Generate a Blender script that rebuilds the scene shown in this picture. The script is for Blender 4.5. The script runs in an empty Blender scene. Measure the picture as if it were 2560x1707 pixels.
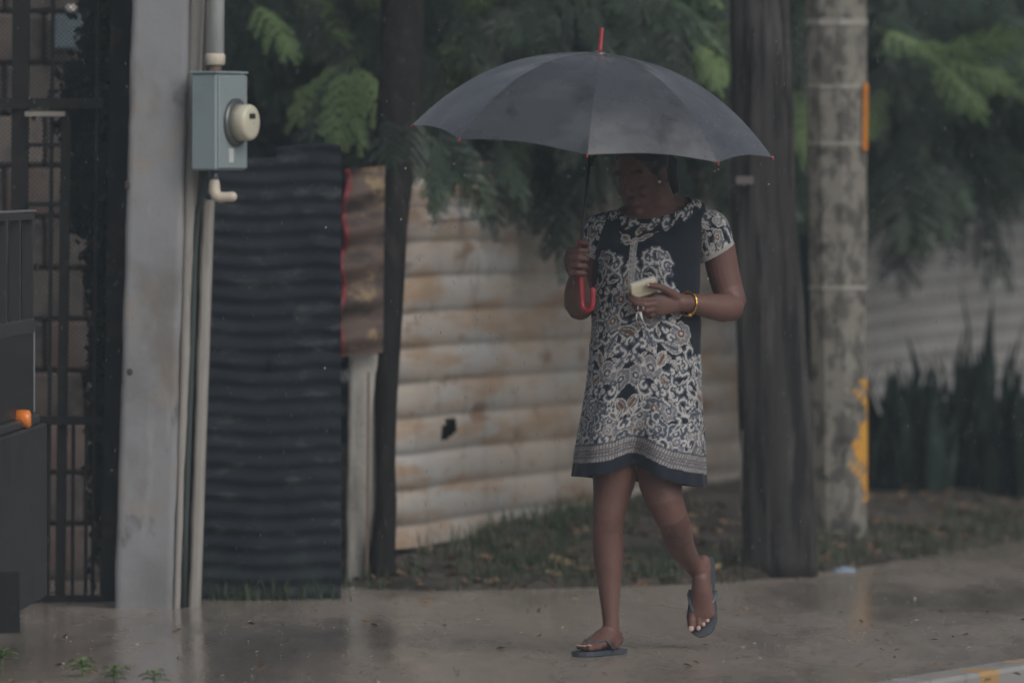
import bpy, math, random
import numpy as np
from mathutils import Vector, Matrix

random.seed(7)
rng = np.random.default_rng(7)
scn = bpy.context.scene
COL = scn.collection
PI = math.pi

# ------------------------------------------------------------------ camera
F = 300.0 / 36.0 * 2560.0            # focal length in photograph pixels
PITCH = math.atan(420.5 / F)
CAM = Vector((0, 0, 1.5))
cd = bpy.data.cameras.new('camera')
cam = bpy.data.objects.new('camera', cd)
COL.objects.link(cam)
cam.location = CAM
cam.rotation_euler = (PI / 2 - PITCH, 0, 0)
cd.lens = 300.0
cd.sensor_width = 36.0
cd.clip_start = 0.1
cd.clip_end = 2000
cd.dof.use_dof = True
cd.dof.focus_distance = 27.3
cd.dof.aperture_fstop = 2.7
scn.camera = cam

# ------------------------------------------------------------------ sky and light (overcast rain)
SUN_EL, SUN_AZ = math.radians(38), math.radians(144)     # azimuth from +Y, clockwise
world = bpy.data.worlds.new('World')
scn.world = world
world.use_nodes = True
wt = world.node_tree
wt.nodes.clear()
wo = wt.nodes.new('ShaderNodeOutputWorld')
wb = wt.nodes.new('ShaderNodeBackground')
sk = wt.nodes.new('ShaderNodeTexSky')
sk.sky_type = 'NISHITA'
sk.sun_disc = False
sk.sun_elevation = SUN_EL
sk.sun_rotation = SUN_AZ
sk.dust_density = 6.0
sk.ozone_density = 1.0
hs = wt.nodes.new('ShaderNodeHueSaturation')     # cloud deck: the blue is washed out
hs.inputs['Saturation'].default_value = 0.42
wt.links.new(sk.outputs[0], hs.inputs['Color'])
wt.links.new(hs.outputs[0], wb.inputs['Color'])
wb.inputs['Strength'].default_value = 0.09
wt.links.new(wb.outputs[0], wo.inputs['Surface'])
sd = bpy.data.lights.new('sun', 'SUN')
sd.energy = 1.0
sd.angle = math.radians(55)
sd.color = (1.0, 0.98, 0.96)
sun = bpy.data.objects.new('sun', sd)
COL.objects.link(sun)
sdir = Vector((math.sin(SUN_AZ) * math.cos(SUN_EL), math.cos(SUN_AZ) * math.cos(SUN_EL), math.sin(SUN_EL)))
sun.rotation_euler = sdir.to_track_quat('Z', 'Y').to_euler()
sun.location = (0, 10, 30)
vs = scn.view_settings
vs.view_transform = 'Standard'
vs.look = 'None'
vs.exposure = -0.42
vs.gamma = 1.0
vs.use_curve_mapping = False
scn.render.engine = 'CYCLES'
scn.cycles.use_denoising = True
scn.cycles.max_bounces = 8
scn.cycles.volume_bounces = 1
scn.cycles.transparent_max_bounces = 16
scn.cycles.sample_clamp_indirect = 4.0

# ------------------------------------------------------------------ helpers
SP, CP = math.sin(PITCH), math.cos(PITCH)

def at(px, py, Y):
    """World point that stands at depth Y behind photograph pixel (px, py)."""
    a, b = (px - 1280.0) / F, (853.5 - py) / F
    d = Vector((a, b * SP + CP, b * CP - SP))
    return CAM + d * (Y / d.y)

def gnd(px, py, z=0.0):
    a, b = (px - 1280.0) / F, (853.5 - py) / F
    d = Vector((a, b * SP + CP, b * CP - SP))
    return CAM + d * ((z - CAM.z) / d.z)

def tag(o, label=None, cat=None, group=None, kind=None):
    if label: o['label'] = label
    if cat: o['category'] = cat
    if group: o['group'] = group
    if kind: o['kind'] = kind
    return o

def empty(name, loc):
    o = bpy.data.objects.new(name, None)
    COL.objects.link(o)
    o.location = loc
    o.empty_display_size = 0.1
    return o

def origin_of(p):
    v = Vector((0, 0, 0))
    while p is not None:
        v = v + p.location
        p = p.parent
    return v

class MB:
    """Collects geometry in world metres; build() links it as one mesh object."""
    def __init__(s):
        s.v = []; s.f = []; s.sm = []
    def add(s, vs, fs, smooth=True):
        n = len(s.v)
        s.v.extend([tuple(v) for v in vs])
        s.f.extend([tuple(i + n for i in f) for f in fs])
        s.sm.extend([smooth] * len(fs))
        return s
    def box(s, c, size, rot=None, bevel=0.0):
        c = Vector(c); x, y, z = (k / 2 for k in size)
        if bevel > 0:
            b = min(bevel, x * .9, y * .9, z * .9)
            pts = []
            for sx in (-1, 1):
                for sy in (-1, 1):
                    for sz in (-1, 1):
                        pts += [(sx * x, sy * (y - b), sz * (z - b)), (sx * (x - b), sy * y, sz * (z - b)), (sx * (x - b), sy * (y - b), sz * z)]
            def I(sx, sy, sz, k): return ((sx > 0) * 4 + (sy > 0) * 2 + (sz > 0)) * 3 + k
            fs = []
            for sg in (-1, 1):
                q = [(-1, -1), (1, -1), (1, 1), (-1, 1)]
                if sg < 0: q = q[::-1]
                fs.append([I(sg, a, b2, 0) for a, b2 in q])
                fs.append([I(b2, sg, a, 1) for a, b2 in q])
                fs.append([I(a, b2, sg, 2) for a, b2 in q])
            for a in (-1, 1):
                for b2 in (-1, 1):
                    fl = a * b2 > 0
                    e = [I(a, b2, -1, 0), I(a, b2, -1, 1), I(a, b2, 1, 1), I(a, b2, 1, 0)]
                    fs.append(e if fl else e[::-1])
                    e = [I(-1, a, b2, 1), I(-1, a, b2, 2), I(1, a, b2, 2), I(1, a, b2, 1)]
                    fs.append(e if fl else e[::-1])
                    e = [I(b2, -1, a, 2), I(b2, -1, a, 0), I(b2, 1, a, 0), I(b2, 1, a, 2)]
                    fs.append(e if fl else e[::-1])
                    for c3 in (-1, 1):
                        t = [I(a, b2, c3, 0), I(a, b2, c3, 1), I(a, b2, c3, 2)]
                        fs.append(t if a * b2 * c3 > 0 else t[::-1])
        else:
            pts = [(sx * x, sy * y, sz * z) for sx in (-1, 1) for sy in (-1, 1) for sz in (-1, 1)]
            fs = [(0, 1, 3, 2), (4, 6, 7, 5), (0, 4, 5, 1), (2, 3, 7, 6), (0, 2, 6, 4), (1, 5, 7, 3)]
        R = rot if rot is not None else Matrix.Identity(3)
        return s.add([c + R @ Vector(p) for p in pts], fs, False)
    def loft(s, pts, radii, ref=(0, -1, 0), n=14, cap=True, smooth=True, roundcap=False):
        """Tube through pts; radii entries r or (a along ref, b across)."""
        P = [Vector(p) for p in pts]
        R = [(r, r) if not isinstance(r, (tuple, list)) else r for r in radii]
        ref = Vector(ref)
        if roundcap:
            for end in (0, -1):
                t = (P[end] - P[1 if end == 0 else -2]).normalized()
                a, b = R[end]; rr = min(a, b); base = P[end]
                ext = [(base + t * rr * math.sin(q), (a * math.cos(q), b * math.cos(q))) for q in (0.55, 1.0, 1.35)]
                if end == 0:
                    P = [e[0] for e in ext[::-1]] + P; R = [e[1] for e in ext[::-1]] + R
                else:
                    P = P + [e[0] for e in ext]; R = R + [e[1] for e in ext]
        vs, fs = [], []
        m = len(P); lu = None
        for i, p in enumerate(P):
            t = (P[min(i + 1, m - 1)] - P[max(i - 1, 0)]).normalized()
            r = ref if lu is None else lu
            u = r - t * r.dot(t)
            if u.length < 1e-4: u = t.orthogonal()
            u.normalize()
            if lu is None: lu = ref
            v = t.cross(u)
            a, b = R[i]
            for k in range(n):
                q = 2 * PI * k / n
                vs.append(p + u * (a * math.cos(q)) + v * (b * math.sin(q)))
        for i in range(m - 1):
            for k in range(n):
                k2 = (k + 1) % n
                fs.append((i * n + k, i * n + k2, (i + 1) * n + k2, (i + 1) * n + k))
        if cap:
            fs.append(tuple(range(n - 1, -1, -1)))
            fs.append(tuple((m - 1) * n + k for k in range(n)))
        return s.add(vs, fs, smooth)
    def ell(s, c, axes, nu=16, nv=10):
        """Ellipsoid: axes = three vectors."""
        c = Vector(c); A, B, C = (Vector(a) for a in axes)
        vs = [c + C]; fs = []
        for i in range(1, nv):
            th = PI * i / nv
            for k in range(nu):
                q = 2 * PI * k / nu
                vs.append(c + C * math.cos(th) + (A * math.cos(q) + B * math.sin(q)) * math.sin(th))
        vs.append(c - C)
        L = len(vs) - 1
        for k in range(nu):
            k2 = (k + 1) % nu
            fs.append((0, 1 + k, 1 + k2))
            for i in range(nv - 2):
                a = 1 + i * nu
                fs.append((a + k, a + nu + k, a + nu + k2, a + k2))
            a = 1 + (nv - 2) * nu
            fs.append((a + k, L, a + k2))
        return s.add(vs, fs, True)
    def grid(s, G, smooth=True, closed=False, flip=False):
        """G: rows x cols of points."""
        rows, cols = len(G), len(G[0])
        vs = [p for r in G for p in r]
        fs = []
        for i in range(rows - 1):
            for k in range(cols if closed else cols - 1):
                k2 = (k + 1) % cols
                q = (i * cols + k, i * cols + k2, (i + 1) * cols + k2, (i + 1) * cols + k)
                fs.append(q[::-1] if flip else q)
        return s.add(vs, fs, smooth)
    def torus(s, c, ax, R, r, n=28, m=8, a0=0.0, a1=2 * PI):
        ax = Vector(ax).normalized(); u = ax.orthogonal().normalized(); v = ax.cross(u); c = Vector(c)
        k = [a0 + (a1 - a0) * i / n for i in range(n + 1)]
        return s.loft([c + u * (R * math.cos(q)) + v * (R * math.sin(q)) for q in k], [r] * (n + 1), ref=ax, n=m)
    def mesh(s, name, off=Vector((0, 0, 0))):
        me = bpy.data.meshes.new(name)
        me.from_pydata([(v[0] - off[0], v[1] - off[1], v[2] - off[2]) for v in s.v], [], s.f)
        me.polygons.foreach_set('use_smooth', s.sm)
        me.update()
        return me
    def build(s, name, m, parent=None, centre=None):
        """centre: world origin for a top-level mesh."""
        off = origin_of(parent) if parent is not None else (Vector(centre) if centre is not None else Vector((0, 0, 0)))
        me = s.mesh(name, off)
        o = bpy.data.objects.new(name, me)
        COL.objects.link(o)
        o.parent = parent
        if parent is None: o.location = off
        if m is not None: me.materials.append(m)
        return o

# ------------------------------------------------------------------ materials
def mat(name, base, rough=0.6, spec=0.5, metal=0.0, layers=(), bump=None, rmod=None, vcol=None, coat=0.0, trans=0.0, sub=None, sheen=0.0, rnd=0.0):
    """layers: (colour, noise scale xyz or float, low, high[, strength[, detail]]) mixed over the base colour."""
    m = bpy.data.materials.new(name); m.use_nodes = True
    t = m.node_tree; N = t.nodes; L = t.links
    b = N['Principled BSDF']
    b.inputs['Roughness'].default_value = rough
    b.inputs['Specular IOR Level'].default_value = spec
    b.inputs['Metallic'].default_value = metal
    b.inputs['Coat Weight'].default_value = coat
    b.inputs['Transmission Weight'].default_value = trans
    b.inputs['Sheen Weight'].default_value = sheen
    tc = N.new('ShaderNodeTexCoord')
    def noise(scale, detail=4.0, seed=0.0):
        mp = N.new('ShaderNodeMapping')
        sc = scale if isinstance(scale, (tuple, list)) else (scale,) * 3
        mp.inputs['Scale'].default_value = sc
        mp.inputs['Location'].default_value = (seed * 3.7, seed * 1.9, seed * 5.3)
        L.new(tc.outputs['Object'], mp.inputs['Vector'])
        n = N.new('ShaderNodeTexNoise'); n.inputs['Scale'].default_value = 1.0; n.inputs['Detail'].default_value = detail
        n.inputs['Roughness'].default_value = 0.6
        L.new(mp.outputs[0], n.inputs['Vector'])
        return n.outputs['Fac']
    def ramp(fac, lo, hi, top=1.0):
        r = N.new('ShaderNodeMapRange'); r.interpolation_type = 'SMOOTHSTEP'
        r.inputs['From Min'].default_value = lo; r.inputs['From Max'].default_value = hi; r.inputs['To Max'].default_value = top
        L.new(fac, r.inputs['Value'])
        return r.outputs[0]
    if vcol:
        a = N.new('ShaderNodeVertexColor'); a.layer_name = vcol; cur = a.outputs['Color']
    else:
        rg = N.new('ShaderNodeRGB'); rg.outputs[0].default_value = (*base, 1); cur = rg.outputs[0]
    for i, ly in enumerate(layers):
        c, scale, lo, hi = ly[:4]
        st = ly[4] if len(ly) > 4 else 1.0
        de = ly[5] if len(ly) > 5 else 4.0
        fac = ramp(noise(scale, de, i + 1.0 + len(name) * .13), lo, hi, st)
        mx = N.new('ShaderNodeMix'); mx.data_type = 'RGBA'
        L.new(fac, mx.inputs['Factor']); L.new(cur, mx.inputs['A']); mx.inputs['B'].default_value = (*c, 1)
        cur = mx.outputs['Result']
    if rnd:
        oi = N.new('ShaderNodeObjectInfo'); h = N.new('ShaderNodeHueSaturation')
        r = N.new('ShaderNodeMapRange'); r.inputs['To Min'].default_value = 1 - rnd; r.inputs['To Max'].default_value = 1 + rnd
        L.new(oi.outputs['Random'], r.inputs['Value']); L.new(r.outputs[0], h.inputs['Value']); L.new(cur, h.inputs['Color'])
        cur = h.outputs[0]
    L.new(cur, b.inputs['Base Color'])
    if rmod:
        scale, lo, hi, r0, r1 = rmod
        r = N.new('ShaderNodeMapRange'); r.interpolation_type = 'SMOOTHSTEP'
        r.inputs['From Min'].default_value = lo; r.inputs['From Max'].default_value = hi
        r.inputs['To Min'].default_value = r0; r.inputs['To Max'].default_value = r1
        L.new(noise(scale, 3.0, 9.0), r.inputs['Value']); L.new(r.outputs[0], b.inputs['Roughness'])
    if bump:
        bs = bump if isinstance(bump, list) else [bump]
        nrm = None
        for (scale, st, dist) in bs:
            bp = N.new('ShaderNodeBump'); bp.inputs['Strength'].default_value = st; bp.inputs['Distance'].default_value = dist
            L.new(noise(scale, 3.0, 5.0), bp.inputs['Height'])
            if nrm is not None: L.new(nrm, bp.inputs['Normal'])
            nrm = bp.outputs[0]
        L.new(nrm, b.inputs['Normal'])
    if sub:
        b.inputs['Subsurface Weight'].default_value = sub[0]; b.inputs['Subsurface Radius'].default_value = sub[1]; b.inputs['Subsurface Scale'].default_value = sub[2]
    return m

M = {}
M['sidewalk'] = mat('wet_sidewalk', (0.325, 0.282, 0.243), 0.4, 0.6, layers=[((0.24, 0.208, 0.18), (2.4, .5, 1), .42, .7), ((0.36, 0.32, 0.28), (12, 2, 1), .5, .72, .6), ((0.14, 0.115, 0.095), (38, 8, 1), .55, .68, .75)],
                    bump=[((60, 22, 1), .22, .005), ((9, 3, 1), .2, .008)], rmod=((2.2, .35, 1), .36, .66, .13, .36))
M['road'] = mat('wet_asphalt', (0.05, 0.05, 0.05), 0.35, 0.5, layers=[((0.08, 0.08, 0.08), 90.0, .5, .7)], bump=(60.0, .4, .006))
M['earth'] = mat('damp_earth', (0.06, 0.05, 0.038), 0.9, 0.25, layers=[((0.035, 0.045, 0.02), 3.0, .5, .68)], bump=(12.0, .6, .03))
M['verge'] = mat('verge_soil', (0.095, 0.08, 0.068), 0.8, 0.3, layers=[((0.035, 0.033, 0.028), 5.0, .42, .62), ((0.15, 0.105, 0.075), 16.0, .58, .7, .7), ((0.04, 0.06, 0.028), 3.3, .55, .7, .7)], bump=(18.0, .8, .03))
M['kerb'] = mat('kerb_concrete', (0.36, 0.36, 0.35), 0.45, 0.5, layers=[((0.22, 0.21, 0.2), 7.0, .5, .7), ((0.55, 0.33, 0.12), 3.6, .56, .62, .9)], bump=(40.0, .3, .004))
M['pillar'] = mat('pillar_paint', (0.275, 0.285, 0.305), 0.55, 0.4, layers=[((0.20, 0.205, 0.215), 2.2, .5, .72, .9), ((0.29, 0.265, 0.24), 5.0, .5, .68, .8), ((0.095, 0.095, 0.098), (7, 7, 4), .60, .74, .8), ((0.17, 0.15, 0.13), (3, 3, 1.6), .56, .70, .6), ((0.37, 0.37, 0.38), (18, 18, 3), .55, .75, .6)], bump=[(22.0, .25, .006), (90.0, .2, .002)])
M['pillar_side'] = mat('side_plaster', (0.34, 0.325, 0.305), 0.6, 0.35, layers=[((0.25, 0.235, 0.215), (14, 14, 2.5), .5, .72), ((0.22, .2, .17), 12.0, .66, .78, .7)], bump=(40.0, .3, .004))  # pale post plaster; on the pillar edge, light put into the colour
M['pipe'] = mat('white_conduit', (0.60, 0.66, 0.68), 0.35, 0.5, layers=[((0.48, 0.50, 0.48), (20, 20, 3), .5, .7)])
M['cream'] = mat('cream_plastic', (0.62, 0.56, 0.46), 0.45, 0.5, layers=[((0.44, 0.38, 0.3), 30.0, .55, .75, .6)])
M['meter_box'] = mat('meter_box_metal', (0.275, 0.345, 0.375), 0.45, 0.45, layers=[((0.22, 0.28, 0.30), 6.0, .5, .75, .7), ((0.30, 0.19, 0.10), 26.0, .67, .76, .7)], bump=(30.0, .08, .003))
M['meter_box_face'] = mat('meter_box_cover', (0.27, 0.33, 0.345), 0.4, 0.5, layers=[((0.40, 0.46, 0.47), (30, 30, 7), .62, .76, .6)])
M['meter_dial'] = mat('meter_cap', (0.62, 0.60, 0.48), 0.3, 0.5, layers=[((0.5, 0.46, 0.36), 20.0, .55, .75, .7)])
M['dark_ring'] = mat('meter_ring', (0.14, 0.15, 0.155), 0.35, 0.5, metal=.6)
M['display'] = mat('meter_window', (0.02, 0.02, 0.018), 0.2, 0.5)
M['cable'] = mat('cable_rubber', (0.045, 0.06, 0.06), 0.5, 0.4)
M['iron'] = mat('black_iron', (0.012, 0.013, 0.015), 0.6, 0.3, layers=[((0.045, 0.032, 0.025), 9.0, .58, .72, .7)])
M['iron_light'] = mat('worn_rail', (0.32, 0.30, 0.27), 0.5, 0.4, layers=[((0.12, 0.1, 0.08), 20.0, .5, .7)])  # pale tone with darker patches for the short gate bar
M['wire'] = mat('mesh_wire', (0.03, 0.03, 0.03), 0.6, 0.3)
M['yard_wall'] = mat('yard_wall_plaster', (0.16, 0.14, 0.128), 0.85, 0.2, layers=[((0.05, 0.045, 0.045), (2.6, 2.6, 3.0), .46, .60, .95), ((0.21, 0.19, 0.17), 4.0, .55, .75, .7), ((0.13, .07, .06), 1.7, .58, .72, .6)], bump=(16.0, .4, .01))  # dark blotches: stains, and tree shadow put into the colour
M['block_pale'] = mat('pale_block', (0.165, 0.146, 0.134), 0.85, 0.2, layers=[((0.10, 0.07, 0.06), 2.4, .5, .66, .8), ((0.085, 0.078, 0.075), 7.0, .45, .66, .9)], bump=(30.0, .4, .006), rnd=.3)
M['mortar'] = mat('dark_mortar', (0.075, 0.066, 0.062), 0.9, 0.2)
M['blue_cabinet'] = mat('blue_cabinet_paint', (0.12, 0.17, 0.20), 0.5, 0.4, layers=[((0.08, 0.11, .13), 8.0, .5, .7)])
M['white_lamp'] = mat('lamp_globe', (0.7, 0.68, 0.64), 0.3, 0.5)
M['shutter'] = mat('dark_corrugated', (0.021, 0.026, 0.036), 0.8, 0.15, layers=[((0.013, 0.016, 0.023), 3.0, .45, .68, .8), ((0.062, 0.066, 0.072), (7, 7, 16), .55, .68, .8), ((0.05, 0.075, 0.06), 2.0, .58, .74, .5)], bump=(24.0, .12, .004))
M['post'] = mat('weathered_post', (0.46, 0.45, 0.42), 0.75, 0.3, layers=[((0.28, 0.27, 0.25), (14, 14, 2), .46, .66, .9), ((0.1, 0.095, 0.09), (18, 18, 9), .64, .76, .8)], bump=(26.0, .5, .01))
M['rust_strip'] = mat('rusty_strip', (0.11, 0.08, 0.068), 0.75, 0.3, layers=[((0.26, 0.195, 0.115), (9, 9, 11), .54, .66, .9), ((0.05, 0.038, 0.038), (6, 6, 16), .5, .64, .9)], bump=(30.0, .4, .005))
M['red_edge'] = mat('red_painted_edge', (0.17, 0.022, 0.03), 0.5, 0.4, layers=[((0.12, 0.03, 0.03), 14.0, .5, .7, .8)])
M['beige_sheet'] = mat('beige_corrugated', (0.42, 0.372, 0.325), 0.55, 0.4, layers=[((0.42, 0.43, 0.43), (2.2, .6, 6), .46, .66, .9), ((0.35, 0.24, 0.155), (3.0, .7, 7.5), .48, .64, .85), ((0.22, 0.125, 0.078), (7, 1.6, 9), .575, .70, .8), ((0.20, 0.17, 0.145), (26, 6, 3), .55, .7, .5), ((0.10, 0.08, .065), 26.0, .68, .78, .6)], bump=(20.0, .2, .006))
M['grey_sheet'] = mat('grey_corrugated', (0.36, 0.355, 0.345), 0.55, 0.4, layers=[((0.42, 0.425, 0.425), (2, .5, 6), .5, .7, .8), ((0.27, 0.255, 0.24), 4.0, .5, .7, .7)], bump=(14.0, .25, .008))
M['bark'] = mat('tree_bark', (0.016, 0.0145, 0.014), 0.9, 0.15, layers=[((0.032, 0.029, 0.027), (20, 20, 4), .5, .7)], bump=((30, 30, 6), .8, .02))
M['pole_wood'] = mat('utility_pole_wood', (0.036, 0.033, 0.033), 0.75, 0.25, layers=[((0.105, 0.10, 0.099), (4.5, 4.5, .5), .52, .64, .9), ((0.075, 0.07, 0.069), (9, 9, 1.2), .49, .60, .9), ((0.012, 0.011, 0.012), (20, 20, 2.2), .52, .62, .95), ((0.13, 0.09, 0.075), (30, 30, 7), .68, .76, .6)], bump=((60, 60, 3), .7, .01))
M['band'] = mat('galvanised_band', (0.33, 0.32, 0.295), 0.5, 0.4, metal=.0, layers=[((0.22, .2, .18), 30.0, .5, .7)])
M['pole_concrete'] = mat('pole_concrete', (0.235, 0.225, 0.20), 0.75, 0.3, layers=[((0.095, 0.092, 0.085), (22, 22, 11), .46, .58, .95, 6.0), ((0.31, 0.295, 0.265), (9, 9, 2.5), .52, .70, .7), ((0.05, 0.05, 0.046), (24, 24, 15), .55, .66, .9, 5.0)], bump=[(50.0, .4, .006), (12.0, .3, .01)])
M['yellow_paint'] = mat('peeling_yellow_paint', (0.62, 0.315, 0.035), 0.55, 0.4, layers=[((0.42, 0.2, 0.06), 12.0, .5, .7, .8)])
M['orange_plate'] = mat('orange_plate', (0.66, 0.235, 0.02), 0.4, 0.5, layers=[((0.4, .13, .02), 24.0, .55, .72, .6)])
M['snake_leaf'] = mat('snake_plant_leaf', (0.009, 0.018, 0.015), 0.75, 0.15, layers=[((0.030, 0.046, 0.036), (12, 12, 5), .5, .68, .8)], rnd=.45)
M['leaf'] = mat('tree_leaf', (0.040, 0.070, 0.041), 0.5, 0.4, layers=[((0.020, 0.036, 0.026), 3.0, .42, .62)], rnd=.4)
M['leaf_bright'] = mat('young_tree_leaf', (0.15, 0.225, 0.09), 0.5, 0.4, layers=[((0.12, 0.20, 0.07), 4.0, .45, .65)], rnd=.25)  # lit fronds: the light is put into a brighter leaf colour
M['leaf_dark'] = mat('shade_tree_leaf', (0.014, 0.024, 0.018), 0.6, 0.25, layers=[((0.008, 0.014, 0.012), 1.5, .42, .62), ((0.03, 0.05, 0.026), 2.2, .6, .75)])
M['grass'] = mat('weed_grass', (0.042, 0.066, 0.034), 0.6, 0.3, layers=[((0.075, 0.06, 0.04), 5.0, .5, .68, .8)])
M['weed'] = mat('fresh_weed', (0.17, 0.28, 0.10), 0.5, 0.4, rnd=.2)
M['litter_leaf'] = mat('fallen_leaf_brown', (0.14, 0.088, 0.055), 0.7, 0.3, layers=[((0.26, 0.19, 0.12), 30.0, .5, .6)])
M['yellow_leaf'] = mat('fallen_leaf_yellow', (0.42, 0.24, 0.05), 0.5, 0.4)
M['pebble'] = mat('pale_grit', (0.42, 0.39, 0.34), 0.6, 0.4)
M['plastic'] = mat('blue_plastic_film', (0.30, 0.38, 0.50), 0.25, 0.5, layers=[((0.42, 0.47, 0.54), 16.0, .5, .65)])
M['teal'] = mat('teal_tarpaulin', (0.05, 0.115, 0.13), 0.6, 0.3)
M['truck'] = mat('truck_paint', (0.034, 0.038, 0.043), 0.6, 0.3, layers=[((0.02, 0.021, 0.023), 3.0, .5, .68, .8)])
M['truck_dark'] = mat('truck_black', (0.016, 0.016, 0.018), 0.5, 0.4)
M['rail_steel'] = mat('truck_rail_steel', (0.035, 0.037, 0.042), 0.35, 0.5, metal=.2)
M['bright_steel'] = mat('truck_edge_steel', (0.34, 0.35, 0.37), 0.3, 0.5, metal=.5)
M['amber'] = mat('amber_lens', (0.85, 0.24, 0.035), 0.2, 0.5, coat=.5)
M['lamp_ring'] = mat('lamp_base_white', (0.6, 0.6, 0.58), 0.35, 0.5)
M['rubber'] = mat('flap_rubber', (0.012, 0.012, 0.013), 0.6, 0.35)
M['rope'] = mat('brown_rope', (0.17, 0.125, 0.1), 0.8, 0.2)

# ================================================================== the setting
def quad_sheet(name, pts, m):
    b = MB(); b.add(pts, [tuple(range(len(pts)))], False)
    return b.build(name, m)

tag(quad_sheet('ground', [(-300, -100, -.14), (300, -100, -.14), (300, 500, -.14), (-300, 500, -.14)], M['earth']), kind='structure')
KA, KB = gnd(2215, 1707), gnd(2560, 1652)
kd = Vector((KB.x - KA.x, KB.y - KA.y, 0)).normalized()
kn = Vector((kd.y, -kd.x, 0))                      # towards the road
def kp(s, o, z): return Vector((KA.x, KA.y, 0)) + kd * s + kn * o + Vector((0, 0, z))
tag(quad_sheet('road', [kp(-30, .14, -.11), kp(-30, 9, -.11), kp(60, 9, -.11), kp(60, .14, -.11)], M['road']), kind='structure')
tag(quad_sheet('sidewalk', [kp(-30, 0, 0), kp(60, 0, 0), kp(60, -40, 0), kp(-30, -40, 0)], M['sidewalk']), kind='structure')
kerb = tag(empty('kerb', kp(0, 0, 0)), kind='structure')
for i in range(-4, 8):
    b = MB()
    rot = Matrix((kd, -kn, Vector((0, 0, 1)))).transposed()
    b.box(kp(i + .5, .075, -.05), (.988, .15, .124 + random.uniform(-.004, .004)), rot, .012)
    b.build('kerb_stone', M['kerb'], kerb)

# verge: bank of soil between the pavement and the fences
EDGE = [(-8.0, 33.3), (-.62, 30.9)] + [tuple(gnd(x, y)[:2]) for x, y in ((985, 1478), (1300, 1474), (1600, 1468), (1850, 1455), (2090, 1428), (2330, 1390), (2560, 1352))]
EDGE += [(EDGE[-1][0] + 3.0, EDGE[-1][1] + 6.5)]
EX = np.array([e[0] for e in EDGE]); EY = np.array([e[1] for e in EDGE])
def fbm(x, y, s=0):
    v = 0
    for k, (fq, am) in enumerate(((1.3, .5), (3.1, .3), (7.7, .2))):
        v = v + am * np.sin(fq * x + 1.7 * k + s) * np.cos(fq * 1.13 * y + 2.3 * k - s + .7 * np.sin(fq * .7 * x))
    return v
def verge_h(x, y):
    d = y - np.interp(x, EX, EY) + .18 * fbm(x * 3, y * 2, 2)
    q = np.clip(d / 2.2, 0, 1)
    return -.03 + .05 * np.clip(d / .25, 0, 1) + .12 * q + .03 * fbm(x * 2.5, y * 2.5) * np.clip(d, 0, 1)
xs = np.linspace(-3, 6, 150); ys = np.linspace(30.0, 52, 220)
b = MB()
b.grid([[Vector((x, y, float(verge_h(x, y)))) for x in xs] for y in ys])
tag(b.build('verge', M['verge']), kind='structure')

def slab(b, c, Y, t, Y2=None):
    """Hexahedron whose front face stands behind the four photograph corners."""
    Y2 = Y if Y2 is None else Y2
    ys_ = (Y, Y2, Y2, Y)
    f = [at(p[0], p[1], y) for p, y in zip(c, ys_)]
    k = [Vector((p.x * (1 + .0), p.y + t, p.z)) for p in f]
    b.add(f + k, [(3, 2, 1, 0), (4, 5, 6, 7), (0, 1, 5, 4), (1, 2, 6, 5), (2, 3, 7, 6), (3, 0, 4, 7)], False)
    return b

# ------------------------------------------------------------------ gate, yard wall
GY = 29.85
gate = tag(empty('iron_gate', gnd(200, 1500)), 'black iron bar gate with fine wire mesh beside the grey pillar', 'gate')
def bar(x0, x1, y0, y1, name='gate_bar', m='iron', Y=GY, t=.03, lean=0.0):
    b = MB(); slab(b, [(x0 + lean, y0), (x1 + lean, y0), (x1, y1), (x0, y1)], Y, t)
    return b.build(name, M[m], gate)
bar(252, 312, -300, 1512, 'gate_post', t=.06, lean=30)
bar(18, 60, -300, 1530, 'gate_post', t=.05, lean=16)
bar(137, 162, 250, 1505, 'gate_bar', t=.03, lean=16)
bar(-620, -580, -60, 1530, 'gate_post', t=.05)
for x in (-520, -420, -320, -220, -130, -60):
    bar(x, x + 16, -60, 1530)
for x in (114, 226): bar(x, x + 9, -60, 1505, lean=14)
for x in (176, 209, 106): bar(x, x + 8, 1050, 1505, lean=3)
bar(-600, 258, 246, 272, 'gate_rail', Y=GY - .03, t=.03)
bar(-600, 256, 1040, 1062, 'gate_rail', Y=GY - .03, t=.03)
bar(-600, 256, 1488, 1516, 'gate_rail', Y=GY - .03, t=.03)
bar(62, 162, 279, 291, 'latch_bar', 'iron_light', Y=GY - .05, t=.02)
bar(66, 150, 358, 368, 'gate_rail', Y=GY - .012, t=.012)
bar(66, 160, 505, 517, 'gate_rail', Y=GY - .012, t=.012)
b = MB()                                                  # diagonal wire mesh, upper half
A0, A1 = at(-600, -60, GY + .045), at(255, 1050, GY + .045)
x0, x1, z0, z1 = A0.x, A1.x, A1.z, A0.z
st = .017
for sgn in (1, -1):
    k = x0 - (z1 - z0)
    while k < x1 + (z1 - z0):
        # x = k + sgn * (z - z0)
        za, zb = z0, z1
        if sgn > 0: za = max(z0, z0 + (x0 - k)); zb = min(z1, z0 + (x1 - k))
        else: za = max(z0, z0 + (k - x1)); zb = min(z1, z0 + (k - x0))
        if zb > za:
            p, q = Vector((k + sgn * (za - z0), GY + .045, za)), Vector((k + sgn * (zb - z0), GY + .045, zb))
            b.loft([p, q], [.0015, .0015], ref=(0, -1, 0), n=3, cap=False)
        k += st
tag(b.build('wire_mesh', M['wire'], gate), kind='stuff')

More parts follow.
